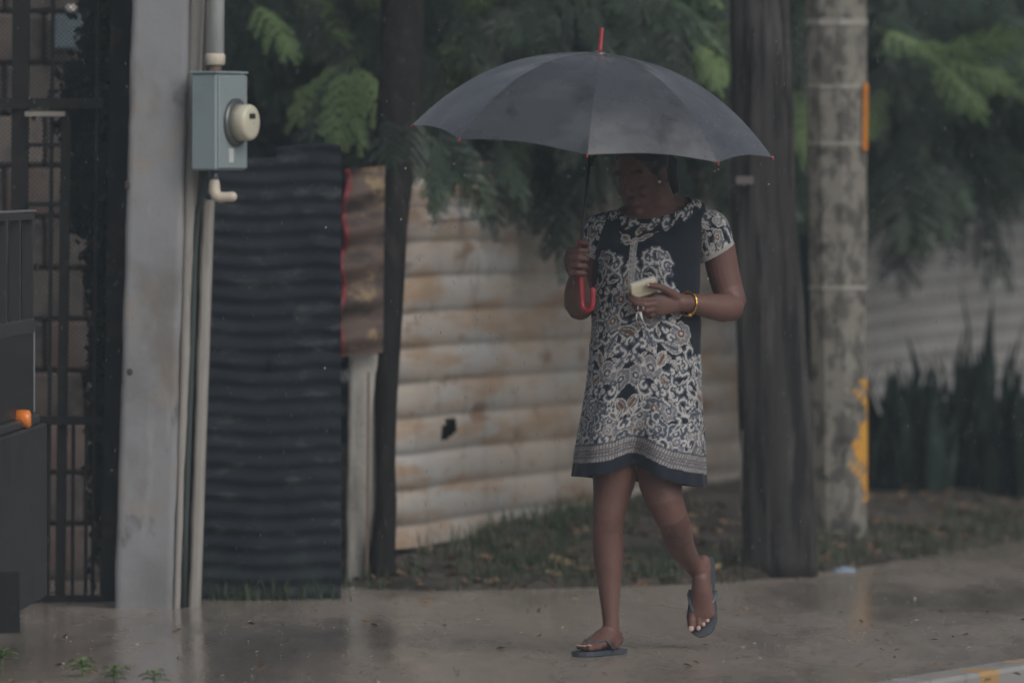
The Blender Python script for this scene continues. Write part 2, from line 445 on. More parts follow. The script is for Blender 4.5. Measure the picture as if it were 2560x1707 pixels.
WY = 31.7
yard = tag(empty('yard_wall', (at(0, 853, WY).x, WY, 0)), 'stained concrete block wall seen through the iron gate', 'wall')
b = MB(); p0, p1 = at(-900, 0, WY), at(440, 0, WY)
b.box(((p0.x + p1.x) / 2, WY + .16, 1.45), (p1.x - p0.x, .2, 2.9))
b.build('mortar_core', M['mortar'], yard)
bw, bh = .30, .19
meshes = []
for k in range(3):
    q = MB(); q.box((0, 0, 0), (bw - .010, .10, bh - .010), None, .012); me = q.mesh('block'); me.materials.append(M['block_pale' if k == 0 else 'yard_wall']); meshes.append(me)
nrow = 15
for r in range(nrow):
    x = p0.x + (bw / 2 if r % 2 else 0)
    while x < p1.x - .1:
        o = bpy.data.objects.new('block', meshes[0] if random.random() < .5 else meshes[1]); COL.objects.link(o); o.parent = yard
        o.location = Vector((x + bw / 2, WY + .03 + random.uniform(-.008, .008), .1 + r * bh)) - yard.location
        x += bw
cab = tag(empty('wall_cabinet', at(168, 122, WY - .1)), 'small blue grey cabinet on the block wall behind the gate', 'cabinet')
b = MB(); slab(b, [(132, 36), (206, 36), (204, 124), (130, 124)], WY - .12, .11); b.build('cabinet_body', M['blue_cabinet'], cab)
b = MB(); slab(b, [(138, 42), (188, 42), (187, 118), (137, 118)], WY - .13, .01); b.build('cabinet_door', M['blue_cabinet'], cab)
lmp = tag(empty('wall_lamp', at(176, 24, WY - .06)), 'small round white lamp above the blue cabinet', 'lamp')
b = MB(); b.ell(at(177, 22, WY - .1), ((.022, 0, 0), (0, .022, 0), (0, 0, .016))); b.build('globe', M['white_lamp'], lmp)
b = MB(); b.loft([at(177, 22, WY - .08), at(177, 16, WY + .04)], [.01, .012]); b.build('bracket', M['iron'], lmp)

# ------------------------------------------------------------------ pillar with its electric meter
PY = 29.4
pil = tag(empty('concrete_pillar', gnd(360, 1520)), 'stained grey painted concrete pillar between iron gate and dark corrugated sheet', 'pillar')
def rough_slab(c, Y, t, nx, nz, amp, name, m, parent, seed=0):
    """Slab with an uneven front face and worn edges."""
    tl, tr, br, bl = c
    b = MB(); G = []
    for i in range(nz + 1):
        v = i / nz; row = []
        xl = tl[0] + (bl[0] - tl[0]) * v; xr = tr[0] + (br[0] - tr[0]) * v
        yl = tl[1] + (bl[1] - tl[1]) * v; yr = tr[1] + (br[1] - tr[1]) * v
        row.append(Vector(at(xl, yl, Y)) + Vector((0, t, 0)))
        for k in range(nx + 1):
            u = k / nx
            p = at(xl + (xr - xl) * u, yl + (yr - yl) * u, Y)
            e = min(u, 1 - u) * nx
            rnd = .012 * max(0, 1 - e) ** 2
            p.y += rnd + amp * float(fbm(p.x * 9 + seed, p.z * 6 + seed))
            if e == 0: p.x += .004 * float(fbm(p.z * 7 + seed, 1.0 + u))
            row.append(p)
        row.append(Vector(at(xr, yr, Y)) + Vector((0, t, 0)))
        G.append(row)
    b.grid(G, flip=True)
    n = nx + 3
    b.add([G[0][k] for k in range(n)], [tuple(range(n))], False)
    return b.build(name, m, parent)
rough_slab([(345, -520), (488, -520), (431, 1524), (286, 1522)], PY, .26, 16, 90, .004, 'pillar_body', M['pillar'], pil)
rough_slab([(489, -520), (526, -520), (448, 1524), (432.5, 1524)], PY + .03, .2, 4, 60, .003, 'lit_edge', M['pillar_side'], pil, 3)  # pillar's right chamfer, its light put into the paler colour
rough_slab([(505, 500), (534, 500), (499, 1526), (470, 1526)], PY + .10, .12, 5, 60, .003, 'plaster_strip', M['pillar_side'], pil, 7)
b = MB(); slab(b, [(512, -520), (534, -520), (475, 1520), (440, 1520)], PY + .2, .06); b.build('recess_back', M['mortar'], pil)  # dark sheet put behind the cable so the groove stays dark
for (x, y, r, w) in ((318, 463, .010, 1.6), (325, 930, .012, 1.2), (412, 990, .006, 1.0)):       # old bolt holes with dirt
    b = MB(); b.ell(at(x, y, PY + .002), ((r, 0, 0), (0, .004, 0), (0, 0, r * w)), 10, 6); b.build('bolt_hole', M['mortar'], pil)

met = tag(empty('electric_meter', at(543, 425, PY - .06)), 'blue grey electric meter box with round cream meter on the pillar', 'electric meter')
mn = Vector((math.sin(math.radians(63)), -math.cos(math.radians(63)), 0))        # the way the dial faces
mu = Vector((mn.y, -mn.x, 0)) * -1                                                # along the dial face, to the right in view
if mu.x < 0: mu = -mu
zz = Vector((0, 0, 1))
MR = Matrix((mu, -mn, zz)).transposed()
corner = at(541, 305, PY - .13)
w_, d_, h_ = .212, .10, .332
bc = corner + mu * (w_ / 2) - mn * (d_ / 2)
b = MB(); b.box(bc, (w_, d_, h_), MR, .006); b.build('box_body', M['meter_box'], met)
b = MB(); b.box(bc + mn * (d_ / 2 + .004), (w_ - .012, .008, h_ - .012), MR, .003); cov = b.build('cover', M['meter_box_face'], met)
b = MB(); b.box(bc + mn * (d_ / 2 + .010) - zz * (h_ / 2 - .05) - mu * .02, (.03, .006, .05), MR, .002); b.build('hasp', M['pipe'], cov)
b = MB(); b.box(bc + zz * (h_ / 2 + .004), (w_ + .012, d_ + .012, .008), MR, .002); b.build('lid_flange', M['meter_box'], met)
dc = bc + mn * (d_ / 2 + .006) + mu * .012 - zz * .002
b = MB(); b.loft([dc, dc + mn * .012, dc + mn * .018], [.083, .083, .070], ref=(0, 0, 1), n=36); b.build('socket_ring', M['dark_ring'], met)
b = MB(); b.loft([dc + mn * .016, dc + mn * .06, dc + mn * .068, dc + mn * .071], [.064, .062, .058, .046], ref=(0, 0, 1), n=36); dial = b.build('meter_cap', M['meter_dial'], met)
b = MB(); b.box(dc + mn * .0722 + zz * .022 - mu * .004, (.040, .004, .018), MR, .001); b.build('display_window', M['display'], dial)

def pipe_px(path, r, name, m, parent, n=14):
    b = MB(); b.loft([at(*p) for p in path], [r] * len(path) if not isinstance(r, list) else r, n=n, roundcap=False)
    return b.build(name, m, parent)
con = tag(empty('conduit_pipe', at(537, 183, PY - .02)), 'white conduit pipe with cream coupling entering the top of the meter box', 'pipe')
pipe_px([(543, -620, PY - .03), (538, 140, PY - .03)], .0305, 'pipe_tube', M['pipe'], con, 20)
pipe_px([(538, 134, PY - .03), (538, 139, PY - .03), (538, 160, PY - .03), (538, 164, PY - .03)], [.030, .035, .034, .028], 'coupling', M['cream'], con, 20)
pipe_px([(538, 160, PY - .03), (537, 188, PY - .03)], .022, 'threaded_neck', M['rope'], con, 16)
elb = tag(empty('pipe_elbow', at(536, 425, PY - .05)), 'cream pipe elbow hanging below the meter box', 'pipe')
pipe_px([(537, 418, PY - .05), (536, 466, PY - .05)], .014, 'threaded_neck', M['dark_ring'], elb)
b = MB(); b.loft([at(536, 458, PY - .05), at(536, 478, PY - .05), at(541, 490, PY - .055), at(553, 494, PY - .06), at(566, 493, PY - .065), at(580, 492, PY - .07)], [.019, .021, .021, .020, .017, .018], roundcap=True); b.build('elbow_bend', M['cream'], elb)
cb = MB(); cb.loft([at(*p) for p in ((512, 424, PY + .0), (508, 470, PY + .03), (493, 540, PY + .06), (486, 640, PY + .07), (482, 800, PY + .07), (473, 1050, PY + .07), (464, 1300, PY + .07), (458, 1528, PY + .07))], [.0115] * 8, n=10)
tag(cb.build('electric_cable', M['cable'], None, at(458, 1528, PY + .07)), 'dark cable running down the pillar edge from the meter box', 'cable')

# ------------------------------------------------------------------ dark corrugated sheet
SY = 30.05
sh = tag(empty('corrugated_fence', gnd(680, 1500)), 'dark blue grey corrugated metal fence between pillar and pale post', 'fence')
def corr(x0, x1, Y, z0, z1, pitch, amp, name, seed, sag=.0):
    b = MB(); nz = int((z1 - z0) / pitch * 10); G = []
    for i in range(nz + 1):
        z = z0 + (z1 - z0) * i / nz
        row = []
        for k in range(25):
            u = k / 24; x = x0 + (x1 - x0) * u
            dent = .010 * float(fbm(x * 4 + seed, z * 3))
            zz_ = z + sag * (u - .5) + .006 * math.sin(5 * u + seed)
            row.append(Vector((x, Y - amp * math.sin(2 * PI * z / pitch) + dent, zz_)))
        G.append(row)
    b.grid(G)
    return b.build(name, M['shutter'], sh)
xa, xm, xb = at(500, 853, SY).x, at(690, 853, SY).x, at(852, 853, SY).x
corr(xa, xm + .03, SY, -.02, .80, .0585, .0055, 'metal_sheet', 1)
corr(xm - .02, xb, SY + .02, -.02, .86, .0585, .0055, 'metal_sheet', 4)
corr(xa, xm + .06, SY + .03, .74, 1.56, .0585, .0055, 'metal_sheet', 8)
corr(xm, xb, SY + .06, .80, 1.60, .0585, .0055, 'metal_sheet', 11)
b = MB(); b.box(((xa + xb) / 2, SY + .12, 1.45), (xb - xa, .05, .06)); b.build('support_rail', M['iron'], sh)
b = MB(); b.box(((xa + xb) / 2, SY + .14, .40), (xb - xa, .05, .06)); b.build('support_rail', M['iron'], sh)

# ------------------------------------------------------------------ pale post and rusty strip with the red edge
po = tag(empty('fence_post', gnd(905, 1462)), 'short weathered pale concrete post below the rusty strip', 'post')
rough_slab([(872, 892), (950, 884), (948, 1460), (864, 1462)], 31.05, .12, 10, 50, .007, 'post_body', M['post'], po, 5)
b = MB(); slab(b, [(918, 930), (924, 930), (921, 1440), (914, 1440)], 30.985, .02); b.build('steel_rod', M['rope'], po)
rs = tag(empty('rusty_sheet_strip', at(890, 890, 30.9)), 'narrow rusty corrugated strip with red edge above the pale post', 'metal strip')
G = []
for i in range(90):
    v = i / 89; y = 425 + (893 - 425) * v
    xl = 868 - 20 * v + 6 * math.sin(v * 22); xr = 962 - 4 * v
    row = []
    for k in range(12):
        u = k / 11
        d = .020 * math.sin(2 * PI * (v * 5.2 + .12 * u)) + .09 * u * u
        row.append(at(xl + (xr - xl) * u, y - 12 * u, 30.9 + d))
    G.append(row)
b = MB(); b.grid(G, flip=True); b.build('metal_sheet', M['rust_strip'], rs)
b = MB(); b.loft([Vector(r[0]) + Vector((-.001, -.004, 0)) for r in G], [(.006, .013)] * len(G), n=6); b.build('painted_edge', M['red_edge'], rs)

# ------------------------------------------------------------------ beige corrugated fence running away from the camera
fa = at(1004, 853, 31.5); fdir = Vector((.719, 3.4, 0)).normalized(); fnrm = Vector((fdir.y, -fdir.x, 0))
bf = tag(empty('beige_fence', (fa.x, fa.y, 0)), 'beige rust streaked corrugated metal fence behind the person', 'fence')
zg0 = 1.5 - (614 - 433) * 31.5 / F; fp = .1315
def beige(s0, s1, z0, z1, off, name, seed, left_scallop=False, hole=None):
    ns = max(8, int((s1 - s0) / .06)); nz = int((z1 - z0) / fp * 12); G = []
    for i in range(nz + 1):
        z = z0 + (z1 - z0) * i / nz
        ph = (z - zg0) / fp
        bulge = abs(math.sin(PI * ph)) ** .30
        row = []
        for k in range(ns + 1):
            u = k / ns
            s = s0 + (s1 - s0) * u
            if left_scallop: s -= (1 - u) ** 6 * (.13 * bulge + .06 * math.sin(ph * 1.7))
            d = off + .030 * bulge + .012 * float(fbm(s * 1.6 + seed, z * 2.2))
            if left_scallop: d -= .10 * max(0, 1 - u * 14) ** 2
            zz_ = z + .012 * math.sin(s * 1.1 + seed)
            row.append(Vector((fa.x, fa.y, 0)) + fdir * s + fnrm * d + Vector((0, 0, zz_)))
        G.append(row)
    b = MB(); b.grid(G, flip=True)
    if hole:
        keep = []
        for f in b.f:
            c = sum((Vector(b.v[i]) for i in f), Vector()) / len(f)
            s = (c - Vector((fa.x, fa.y, 0))).dot(fdir); hs_, hz, rs_, rz = hole
            a = ((s - hs_) / rs_) ** 2 + ((c.z - hz - .05 * (s - hs_) / rs_ * .6) / rz) ** 2
            keep.append(a > 1 + .35 * math.sin(7 * s + 40 * c.z))
        b.f = [f for f, k in zip(b.f, keep) if k]; b.sm = [True] * len(b.f)
    return b.build(name, M['beige_sheet'], bf)
hp = at(1082, 1076, 32.15)
hs0 = (Vector((hp.x, hp.y, 0)) - Vector((fa.x, fa.y, 0))).dot(fdir)
beige(0, 4.85, zg0 - 8.6 * fp, zg0 + 1.0 * fp, 0.0, 'metal_sheet', 1, True, (hs0, hp.z, .16, .034))
beige(4.75, 7.6, zg0 - 8.4 * fp, zg0 + 1.2 * fp, .012, 'metal_sheet', 9)
beige(.2, 4.7, zg0 + .7 * fp, zg0 + 2.3 * fp, .012, 'metal_sheet', 12, True)
beige(4.6, 7.6, zg0 + .7 * fp, zg0 + 2.6 * fp, .018, 'metal_sheet', 15)
def fence_depth(px):
    a = (px - 1280.0) / F
    s = (a * fa.y - fa.x) / (fdir.x - a * fdir.y)
    return fa.y + fdir.y * s
for s in (1.2, 3.6, 6.0):
    b = MB(); c = Vector((fa.x, fa.y, .7)) + fdir * s - fnrm * .08; b.box(c, (.08, .08, 1.5)); b.build('support_post', M['bark'], bf)

# grey corrugated fence further along, on rising ground
gf = tag(empty('grey_fence', (at(2120, 853, 39.4).x, 39.4, .1)), 'grey corrugated metal fence behind the spiky plants', 'fence')
def greyf(px0, px1, Ya, Yb, y0, y1, name, seed, off):
    pitch = 46.0; nz = int((y1 - y0) / pitch * 10); G = []
    for i in range(nz + 1):
        y = y0 + (y1 - y0) * i / nz
        row = []
        for k in range(41):
            u = k / 40; px = px0 + (px1 - px0) * u; Y = Ya + (Yb - Ya) * u
            py = y - .115 * (px - 2170) + 3 * math.sin(u * 5 + seed)
            d = .03 * abs(math.sin(PI * y / pitch)) ** .6 + .02 * float(fbm(u * 6 + seed, y * .01)) + off
            p = at(px, py, Y); p.x += d * .4; p.y -= d
            row.append(p)
        G.append(row)
    b = MB(); b.grid(G)
    return b.build(name, M['grey_sheet'], gf)
greyf(2060, 2420, 39.0, 42.0, 395, 1330, 'metal_sheet', 1, 0)
greyf(2405, 2900, 41.9, 46.0, 380, 1380, 'metal_sheet', 4, .012)
tp = MB(); G = []
for i in range(14):
    row = []
    for k in range(10):
        row.append(at(1940 + 9 * k, 215 + 40 * i, 38.9 + .05 * math.sin(k * 1.3 + i * .4)))
    G.append(row)
tp.grid(G)
tarp = tp.build('hanging_tarpaulin', M['teal'], None, at(1985, 735, 38.9)); 
me_ = tarp.modifiers.new('thickness', 'SOLIDIFY'); me_.thickness = .004
tag(tarp, 'teal tarpaulin hanging behind the gap between the two poles', 'tarpaulin')

M['tag_grey'] = mat('dull_tag', (0.13, 0.12, 0.115), 0.6, 0.3)
# ------------------------------------------------------------------ utility poles
wp = tag(empty('wooden_pole', gnd(1950, 1438)), 'dark weathered wooden utility pole leaning beside the concrete pole', 'utility pole')
b = MB(); pts, rad = [], []
for i in range(41):
    v = i / 40
    pts.append(at(1951 - 66 * v + 4 * math.sin(v * 9), 1442 - 1640 * v, 31.75)); rad.append(.138 - .034 * v)
pts.append(at(1800, -2400, 31.75)); rad.append(.085)
n = 28; b.loft(pts, rad, n=n)
for i, v in enumerate(b.v):                                # flats, splits and lumps
    v = Vector(v); a = i % n
    k = 1 + .035 * math.sin(a * 1.9 + v.z) + .03 * math.sin(a * 4.1 + v.z * 5) + .015 * math.sin(a * 2.7 + v.z * 13) - (.12 if a in (3, 25, 13) else 0)
    c = pts[min(i // n, len(pts) - 1)]
    b.v[i] = tuple(Vector(c) + (v - Vector(c)) * k)
b.build('pole_shaft', M['pole_wood'], wp)
b = MB(); slab(b, [(1840, 441), (1884, 441), (1884, 461), (1840, 461)], 31.75 - .122, .05); b.build('metal_tag', M['tag_grey'], wp)
b = MB(); b.loft([at(1856, 1075, 31.72), at(1853, 1180, 31.72), at(1855, 1262, 31.74)], [.004, .0045, .004], n=6)
b.build('ground_wire', M['band'], wp)

CY = 33.4
cp = tag(empty('concrete_pole', gnd(2090, 1380)), 'mottled faceted concrete pole with steel bands and peeling yellow paint', 'utility pole')
def cpole_ring(y):
    v = (1385 - y) / 1385.0
    xs_ = [2036 - 20 * v, 2066 - 18 * v, 2115 - 16 * v, 2164 - 2 * v, 2168 - 1 * v]     # facet edges as seen
    return xs_
def cpt(y, off=0.0):
    e = cpole_ring(y)
    s = CY / F
    xl, x1_, x2_, x3_, xr = [at(x, y, CY).x for x in e]
    z = at(2100, y, CY).z; w = xr - xl
    ring = [(xl, CY - .012), (x1_, CY - .052), (x2_, CY - .064), (x3_, CY - .034), (xr, CY - .005), (xr, CY + .10), (xr - .06, CY + .17), (xl + .08, CY + .17), (xl, CY + .10)]
    cx, cy = (xl + xr) / 2, CY + .05
    out = []
    for (x, yy) in ring:
        d = Vector((x - cx, yy - cy, 0)); out.append(Vector((x, yy, z)) + d.normalized() * off)
    return out
b = MB()
rows = [cpt(y) for y in list(range(1400, -80, -20)) + [-900, -2600]]
b.grid(rows, smooth=False, closed=True, flip=False); b.add(rows[-1], [tuple(range(len(rows[-1])))], False)
b.build('pole_shaft', M['pole_concrete'], cp)
for k, y in enumerate((56, 217, 359, 719)):
    hgt = (8, 5, 5, 5)[k]
    q = MB(); r0, r1 = cpt(y + hgt, .004), cpt(y - hgt, .004); q.grid([r0, r1], smooth=False, closed=True)
    so = q.build('steel_band', M['band'], cp); so.modifiers.new('thickness', 'SOLIDIFY').thickness = .004
b = MB(); slab(b, [(2159, 208), (2171, 208), (2169, 376), (2157, 376)], CY - .05, .16); tag(b.build('edge_plate', M['orange_plate'], cp), 'orange plate strapped to the pole edge')
# peeling yellow paint: thin raised flakes that follow the two right-hand facets
def paint_mask(u, v):
    q = .33 * math.sin(11 * v + 3 * u) + .25 * math.sin(29 * v - 7 * u + 1) + .16 * math.sin(61 * v + 23 * u)
    dens = -.28 + 1.55 * u + .30 * math.sin(PI * min(1, max(0, (v - .25) / .75)))
    return dens + q * .8 > .72
for (c0, c1, u0, u1) in ((2, 3, .0, .78), (3, 4, .78, 1.0)):
    b = MB(); ny, nu = 120, 26
    vid = {}
    def vert(i, k):
        if (i, k) not in vid:
            y = 948 + (1252 - 948) * i / ny
            r = cpt(y, .0022); p = Vector(r[c0]).lerp(Vector(r[c1]), k / nu)
            vid[(i, k)] = len(b.v); b.v.append(tuple(p))
        return vid[(i, k)]
    for i in range(ny):
        for k in range(nu):
            if paint_mask(u0 + (u1 - u0) * (k + .5) / nu, (i + .5) / ny):
                b.f.append((vert(i, k), vert(i + 1, k), vert(i + 1, k + 1), vert(i, k + 1))); b.sm.append(False)
    b.build('paint_patch', M['yellow_paint'], cp)

# ------------------------------------------------------------------ parked vehicle at the left edge
veh = tag(empty('parked_vehicle', (-2.3, 25.5, 0)), 'dark grey vehicle corner with cage rails, amber lamp and mud flap', 'vehicle')
def vx(Y): return -1.497 - (26.85 - Y) * .034
def vz(py, Y): return 1.5 - (py - 433) * Y / F
Y0v, Y1v = 24.0, 26.85
def vbox(Ya, Yb, z0, z1, o0, o1, name, m, bevel=.006, parent=None):
    """Box along the vehicle's side, offset o0..o1 outwards (+) from the side plane."""
    b = MB(); ang = math.atan(.034); R_ = Matrix.Rotation(-ang, 3, 'Z')
    Ym = (Ya + Yb) / 2
    b.box((vx(Ym) + (o0 + o1) / 2, Ym, (z0 + z1) / 2), (abs(o1 - o0), Yb - Ya, abs(z1 - z0)), R_, bevel)
    return b.build(name, M[m], parent or veh)
vbox(Y0v, Y1v, .17, .715, -1.55, .035, 'body_panel', 'truck', .006)
vbox(Y0v, 26.78, .715, .745, -1.56, .02, 'body_rim', 'rail_steel')
vbox(Y0v, 26.76, .745, 1.0, -.012, -.002, 'side_board', 'truck_dark', .002)
vbox(Y0v, 26.80, 1.0, 1.045, -.03, .0, 'cage_rail', 'rail_steel', .004)
vbox(Y0v, 26.80, 1.355, 1.378, -.03, .0, 'cage_rail', 'rail_steel', .004)
vbox(Y0v, 26.82, 1.378, 1.385, -.032, .004, 'rail_edge', 'bright_steel', .002)
for Yp in (26.79, 26.35, 25.9, 25.3, 24.7, 24.1):
    vbox(Yp - .02, Yp + .02, .74, 1.38, -.04, -.004, 'cage_post', 'rail_steel', .003)
vbox(26.80, 26.808, .75, 1.02, -.03, .0, 'post_edge', 'bright_steel', .001)
for Yp in (26.79, 25.3, 24.1):
    vbox(Yp - .02, Yp + .02, .74, 1.38, -1.52, -1.49, 'cage_post', 'rail_steel', .003)
vbox(Y0v, 26.80, 1.355, 1.378, -1.52, -1.49, 'cage_rail', 'rail_steel', .004)
vbox(Y0v, 26.82, .12, .18, -1.2, -.3, 'chassis_beam', 'truck_dark')
lp = at(37, 1047, 26.2); lq = at(78, 1047, 26.2)
b = MB(); b.loft([lp + Vector((-.012, 0, 0)), lp + Vector((.004, 0, 0))], [.031, .030], ref=(0, 0, 1), n=24); b.build('lamp_base', M['lamp_ring'], veh)
b = MB(); b.loft([lp + Vector((.004, 0, 0)), lq + Vector((-.012, 0, 0)), lq + Vector((-.004, 0, 0)), lq], [.029, .0285, .026, .018], ref=(0, 0, 1), n=24); b.build('amber_lamp', M['amber'], veh)
b = MB(); slab(b, [(-60, 1432), (48, 1428), (51, 1582), (-60, 1584)], 25.2, .012); b.build('mud_flap', M['rubber'], veh)
for s_, yy in ((1, 24.85), (-1, 24.85)):
    xw = vx(yy) - .05 if s_ > 0 else vx(yy) - 1.49
    w = MB(); w.loft([(xw - .14, yy, .29), (xw - .12, yy, .29), (xw - .02, yy, .29), (xw, yy, .29)], [.26, .285, .285, .26], ref=(0, 0, 1), n=32); wo_ = w.build('wheel', M['rubber'], veh)
    w = MB(); w.loft([(xw + .001, yy, .29), (xw + .004, yy, .29)], [.17, .15], ref=(0, 0, 1), n=24); w.build('rim', M['rail_steel'], wo_)
b = MB(); b.loft([at(-40, 1290, 26.1), at(10, 1318, 26.3), at(55, 1345, 26.5), at(85, 1357, 26.7), at(114, 1358, 26.85)], [.006] * 5, n=8); b.build('rope', M['rope'], veh)
b = MB(); b.ell(at(113, 1352, 26.84), ((.012, 0, 0), (0, .012, 0), (0, 0, .018)), 10, 8); b.build('rope_hook', M['truck_dark'], veh)

# ================================================================== plants
def frond_geometry(L=.46, pairs=6, nl=10, seed=0, pin=.17):
    """Compound leaf along +X, upper side +Z: rachis, side stalks, paired leaflets."""
    r = random.Random(seed); V, Fc = [], []
    def quad(a, b_, c, d):
        n = len(V); V.extend([a, b_, c, d]); Fc.append((n, n + 1, n + 2, n + 3))
    def rach(t): return Vector((L * t, 0.0, -.16 * L * t * t))
    for i in range(14):
        p, q = rach(i / 14), rach((i + 1) / 14); w = .0022
        quad(p + Vector((0, -w, 0)), q + Vector((0, -w, 0)), q + Vector((0, w, 0)), p + Vector((0, w, 0)))
    stalks = []
    for k in range(pairs):
        t = .22 + .74 * k / (pairs - 1)
        ln = pin * (1 - .45 * abs(t - .55) / .55) * r.uniform(.85, 1.1)
        for sg in (-1, 1):
            ang = math.radians(r.uniform(48, 66) - 18 * t)
            stalks.append((rach(t + .01 * sg), Vector((math.cos(ang), sg * math.sin(ang), -.30 + r.uniform(-.2, .12))).normalized(), ln))
    stalks.append((rach(1.0), Vector((1, 0, -.35)).normalized(), pin * .8))
    for (o, d, ln) in stalks:
        side = Vector((0, 0, 1)).cross(d).normalized()
        def sp(t): return o + d * (ln * t) + Vector((0, 0, -.25 * ln * t * t))
        quad(o - side * .001, sp(1.0) - side * .001, sp(1.0) + side * .001, o + side * .001)
        for j in range(nl):
            t = .06 + .94 * j / (nl - 1)
            w = .0086 * (1.15 - .4 * t); lf = (.031 if t < .8 else .023) * r.uniform(.85, 1.1)
            for sg in (-1, 1):
                base = sp(t)
                a = math.radians(r.uniform(50, 68))
                e = (d * math.cos(a) + side * (sg * math.sin(a)) + Vector((0, 0, r.uniform(-.35, .1)))).normalized()
                wv = e.cross(Vector((0, 0, 1))).normalized() * w
                m_ = base + e * (lf * .5)
                quad(base, m_ - wv, base + e * lf, m_ + wv)
    return V, Fc

FR = [frond_geometry(seed=s, L=l) for s, l in ((1, .44), (2, .50), (3, .40))]
FRN = [(np.array([tuple(v) for v in V]), np.array(Fc)) for V, Fc in FR]
FRM = {}
for key in ('leaf', 'leaf_bright'):
    for i, (V, Fc) in enumerate(FR):
        me = bpy.data.meshes.new('frond'); me.from_pydata([tuple(v) for v in V], [], Fc); me.materials.append(M[key]); FRM[(key, i)] = me

def frame(d, up, roll=0.0):
    d = Vector(d).normalized(); u = Vector(up) - d * Vector(up).dot(d)
    if u.length < 1e-3: u = d.orthogonal()
    u.normalize(); v = u.cross(d)
    R_ = Matrix((d, v, u)).transposed()
    return R_ @ Matrix.Rotation(roll, 3, 'X')

def place_frond(tree, base, tip, key, toward=.6, roll=0.0):
    base, tip = Vector(base), Vector(tip)
    i = random.randrange(3); L = (.44, .50, .40)[i]
    s = (tip - base).length / L
    R_ = frame(tip - base, Vector((0, -toward, 1 - toward)), roll)
    o = bpy.data.objects.new('frond', FRM[(key, i)]); COL.objects.link(o); o.parent = tree
    o.matrix_local = Matrix.Translation(base - tree.location) @ R_.to_4x4() @ Matrix.Scale(s, 4)
    return o

def crown_mesh(name, spots, m, parent):
    """Many fronds joined into one foliage mesh. spots: (base, dir, up, scale)."""
    VV, FF, n = [], [], 0
    off = np.array(origin_of(parent))
    for (p, d, up, s) in spots:
        V, Fc = FRN[random.randrange(3)]
        R_ = np.array(frame(d, up, random.uniform(-.5, .5)))
        VV.append((V * s) @ R_.T + np.array(p) - off); FF.append(Fc + n); n += len(V)
    VV = np.concatenate(VV); FF = np.concatenate(FF)
    me = bpy.data.meshes.new(name)
    me.vertices.add(len(VV)); me.vertices.foreach_set('co', VV.ravel())
    me.loops.add(FF.size); me.loops.foreach_set('vertex_index', FF.ravel())
    me.polygons.add(len(FF)); me.polygons.foreach_set('loop_start', np.arange(0, FF.size, 4)); 
    me.update(calc_edges=True); me.materials.append(m)
    o = bpy.data.objects.new(name, me); COL.objects.link(o); o.parent = parent
    tag(o, kind='stuff')
    return o

def trunk(tree, path, rad, name='trunk'):
    b = MB(); b.loft(path, rad, n=14)
    for i, v in enumerate(b.v):
        v = Vector(v); v.x += .010 * math.sin(v.z * 9 + i % 14) + .006 * math.sin(v.z * 23 + (i % 14) * 2); b.v[i] = tuple(v)
    return b.build(name, M['bark'], tree)

# --- tree standing between the post and the beige fence
t1 = tag(empty('feathery_tree', gnd(962, 1465)), 'dark trunked tree with feathery hanging leaves beside the beige fence', 'tree')
trunk(t1, [at(962, 1475, 31.0), at(958, 1400, 31.0), at(962, 1250, 31.02), at(966, 1000, 31.05), at(972, 750, 31.1), at(985, 450, 31.3), at(1000, 200, 31.6), at(1012, -60, 32.0), at(1060, -500, 32.6), at(1150, -900, 33.2)],
      [.070, .046, .036, .034, .046, .074, .084, .086, .07, .05])
TOP = at(1012, -60, 32.0)
limbs = [((800, -320, 33.0), .035), ((1350, -420, 34.0), .04), ((1700, -350, 34.8), .04), ((620, -500, 33.8), .03), ((1500, -900, 35.5), .035), ((1000, -1100, 34.5), .03)]
for (q, r) in limbs:
    e = at(*q); mid = TOP.lerp(e, .5) + Vector((0, 0, .12)); trunk(t1, [TOP, mid, e], [.05, r * 1.1, r * .6], 'limb')

def rand_spots(n, xr, Yr, yr, droop=.6, smin=.8, smax=1.25, keep=None):
    out = []
    while len(out) < n:
        px, py, Y = random.uniform(*xr), random.uniform(*yr), random.uniform(*Yr)
        if keep and not keep(px, py, Y): continue
        a = random.uniform(0, 2 * PI)
        d = Vector((math.cos(a), math.sin(a) - .25, -droop * random.uniform(.3, 1.9)))
        out.append((at(px, py, Y), d, Vector((0, -.45, .8)), random.uniform(smin, smax)))
    return out
def low(px):      # how far down the foliage reaches (photograph row) along the frame
    return np.interp(px, [400, 560, 640, 760, 900, 1000, 1050, 1300, 1480, 1700, 1850, 2000], [-60, 60, 140, 150, 150, 140, 280, 330, 350, 350, 340, 300])
k1 = lambda px, py, Y: py < low(px) - 60 and (px < 1780 or Y > 34.2)
crown_mesh('crown', rand_spots(430, (540, 1980), (33.0, 36.5), (-260, 330), .7, keep=k1) + rand_spots(120, (300, 2100), (32.8, 37.0), (-1500, -200), .5, 1.0, 1.7), M['leaf'], t1)
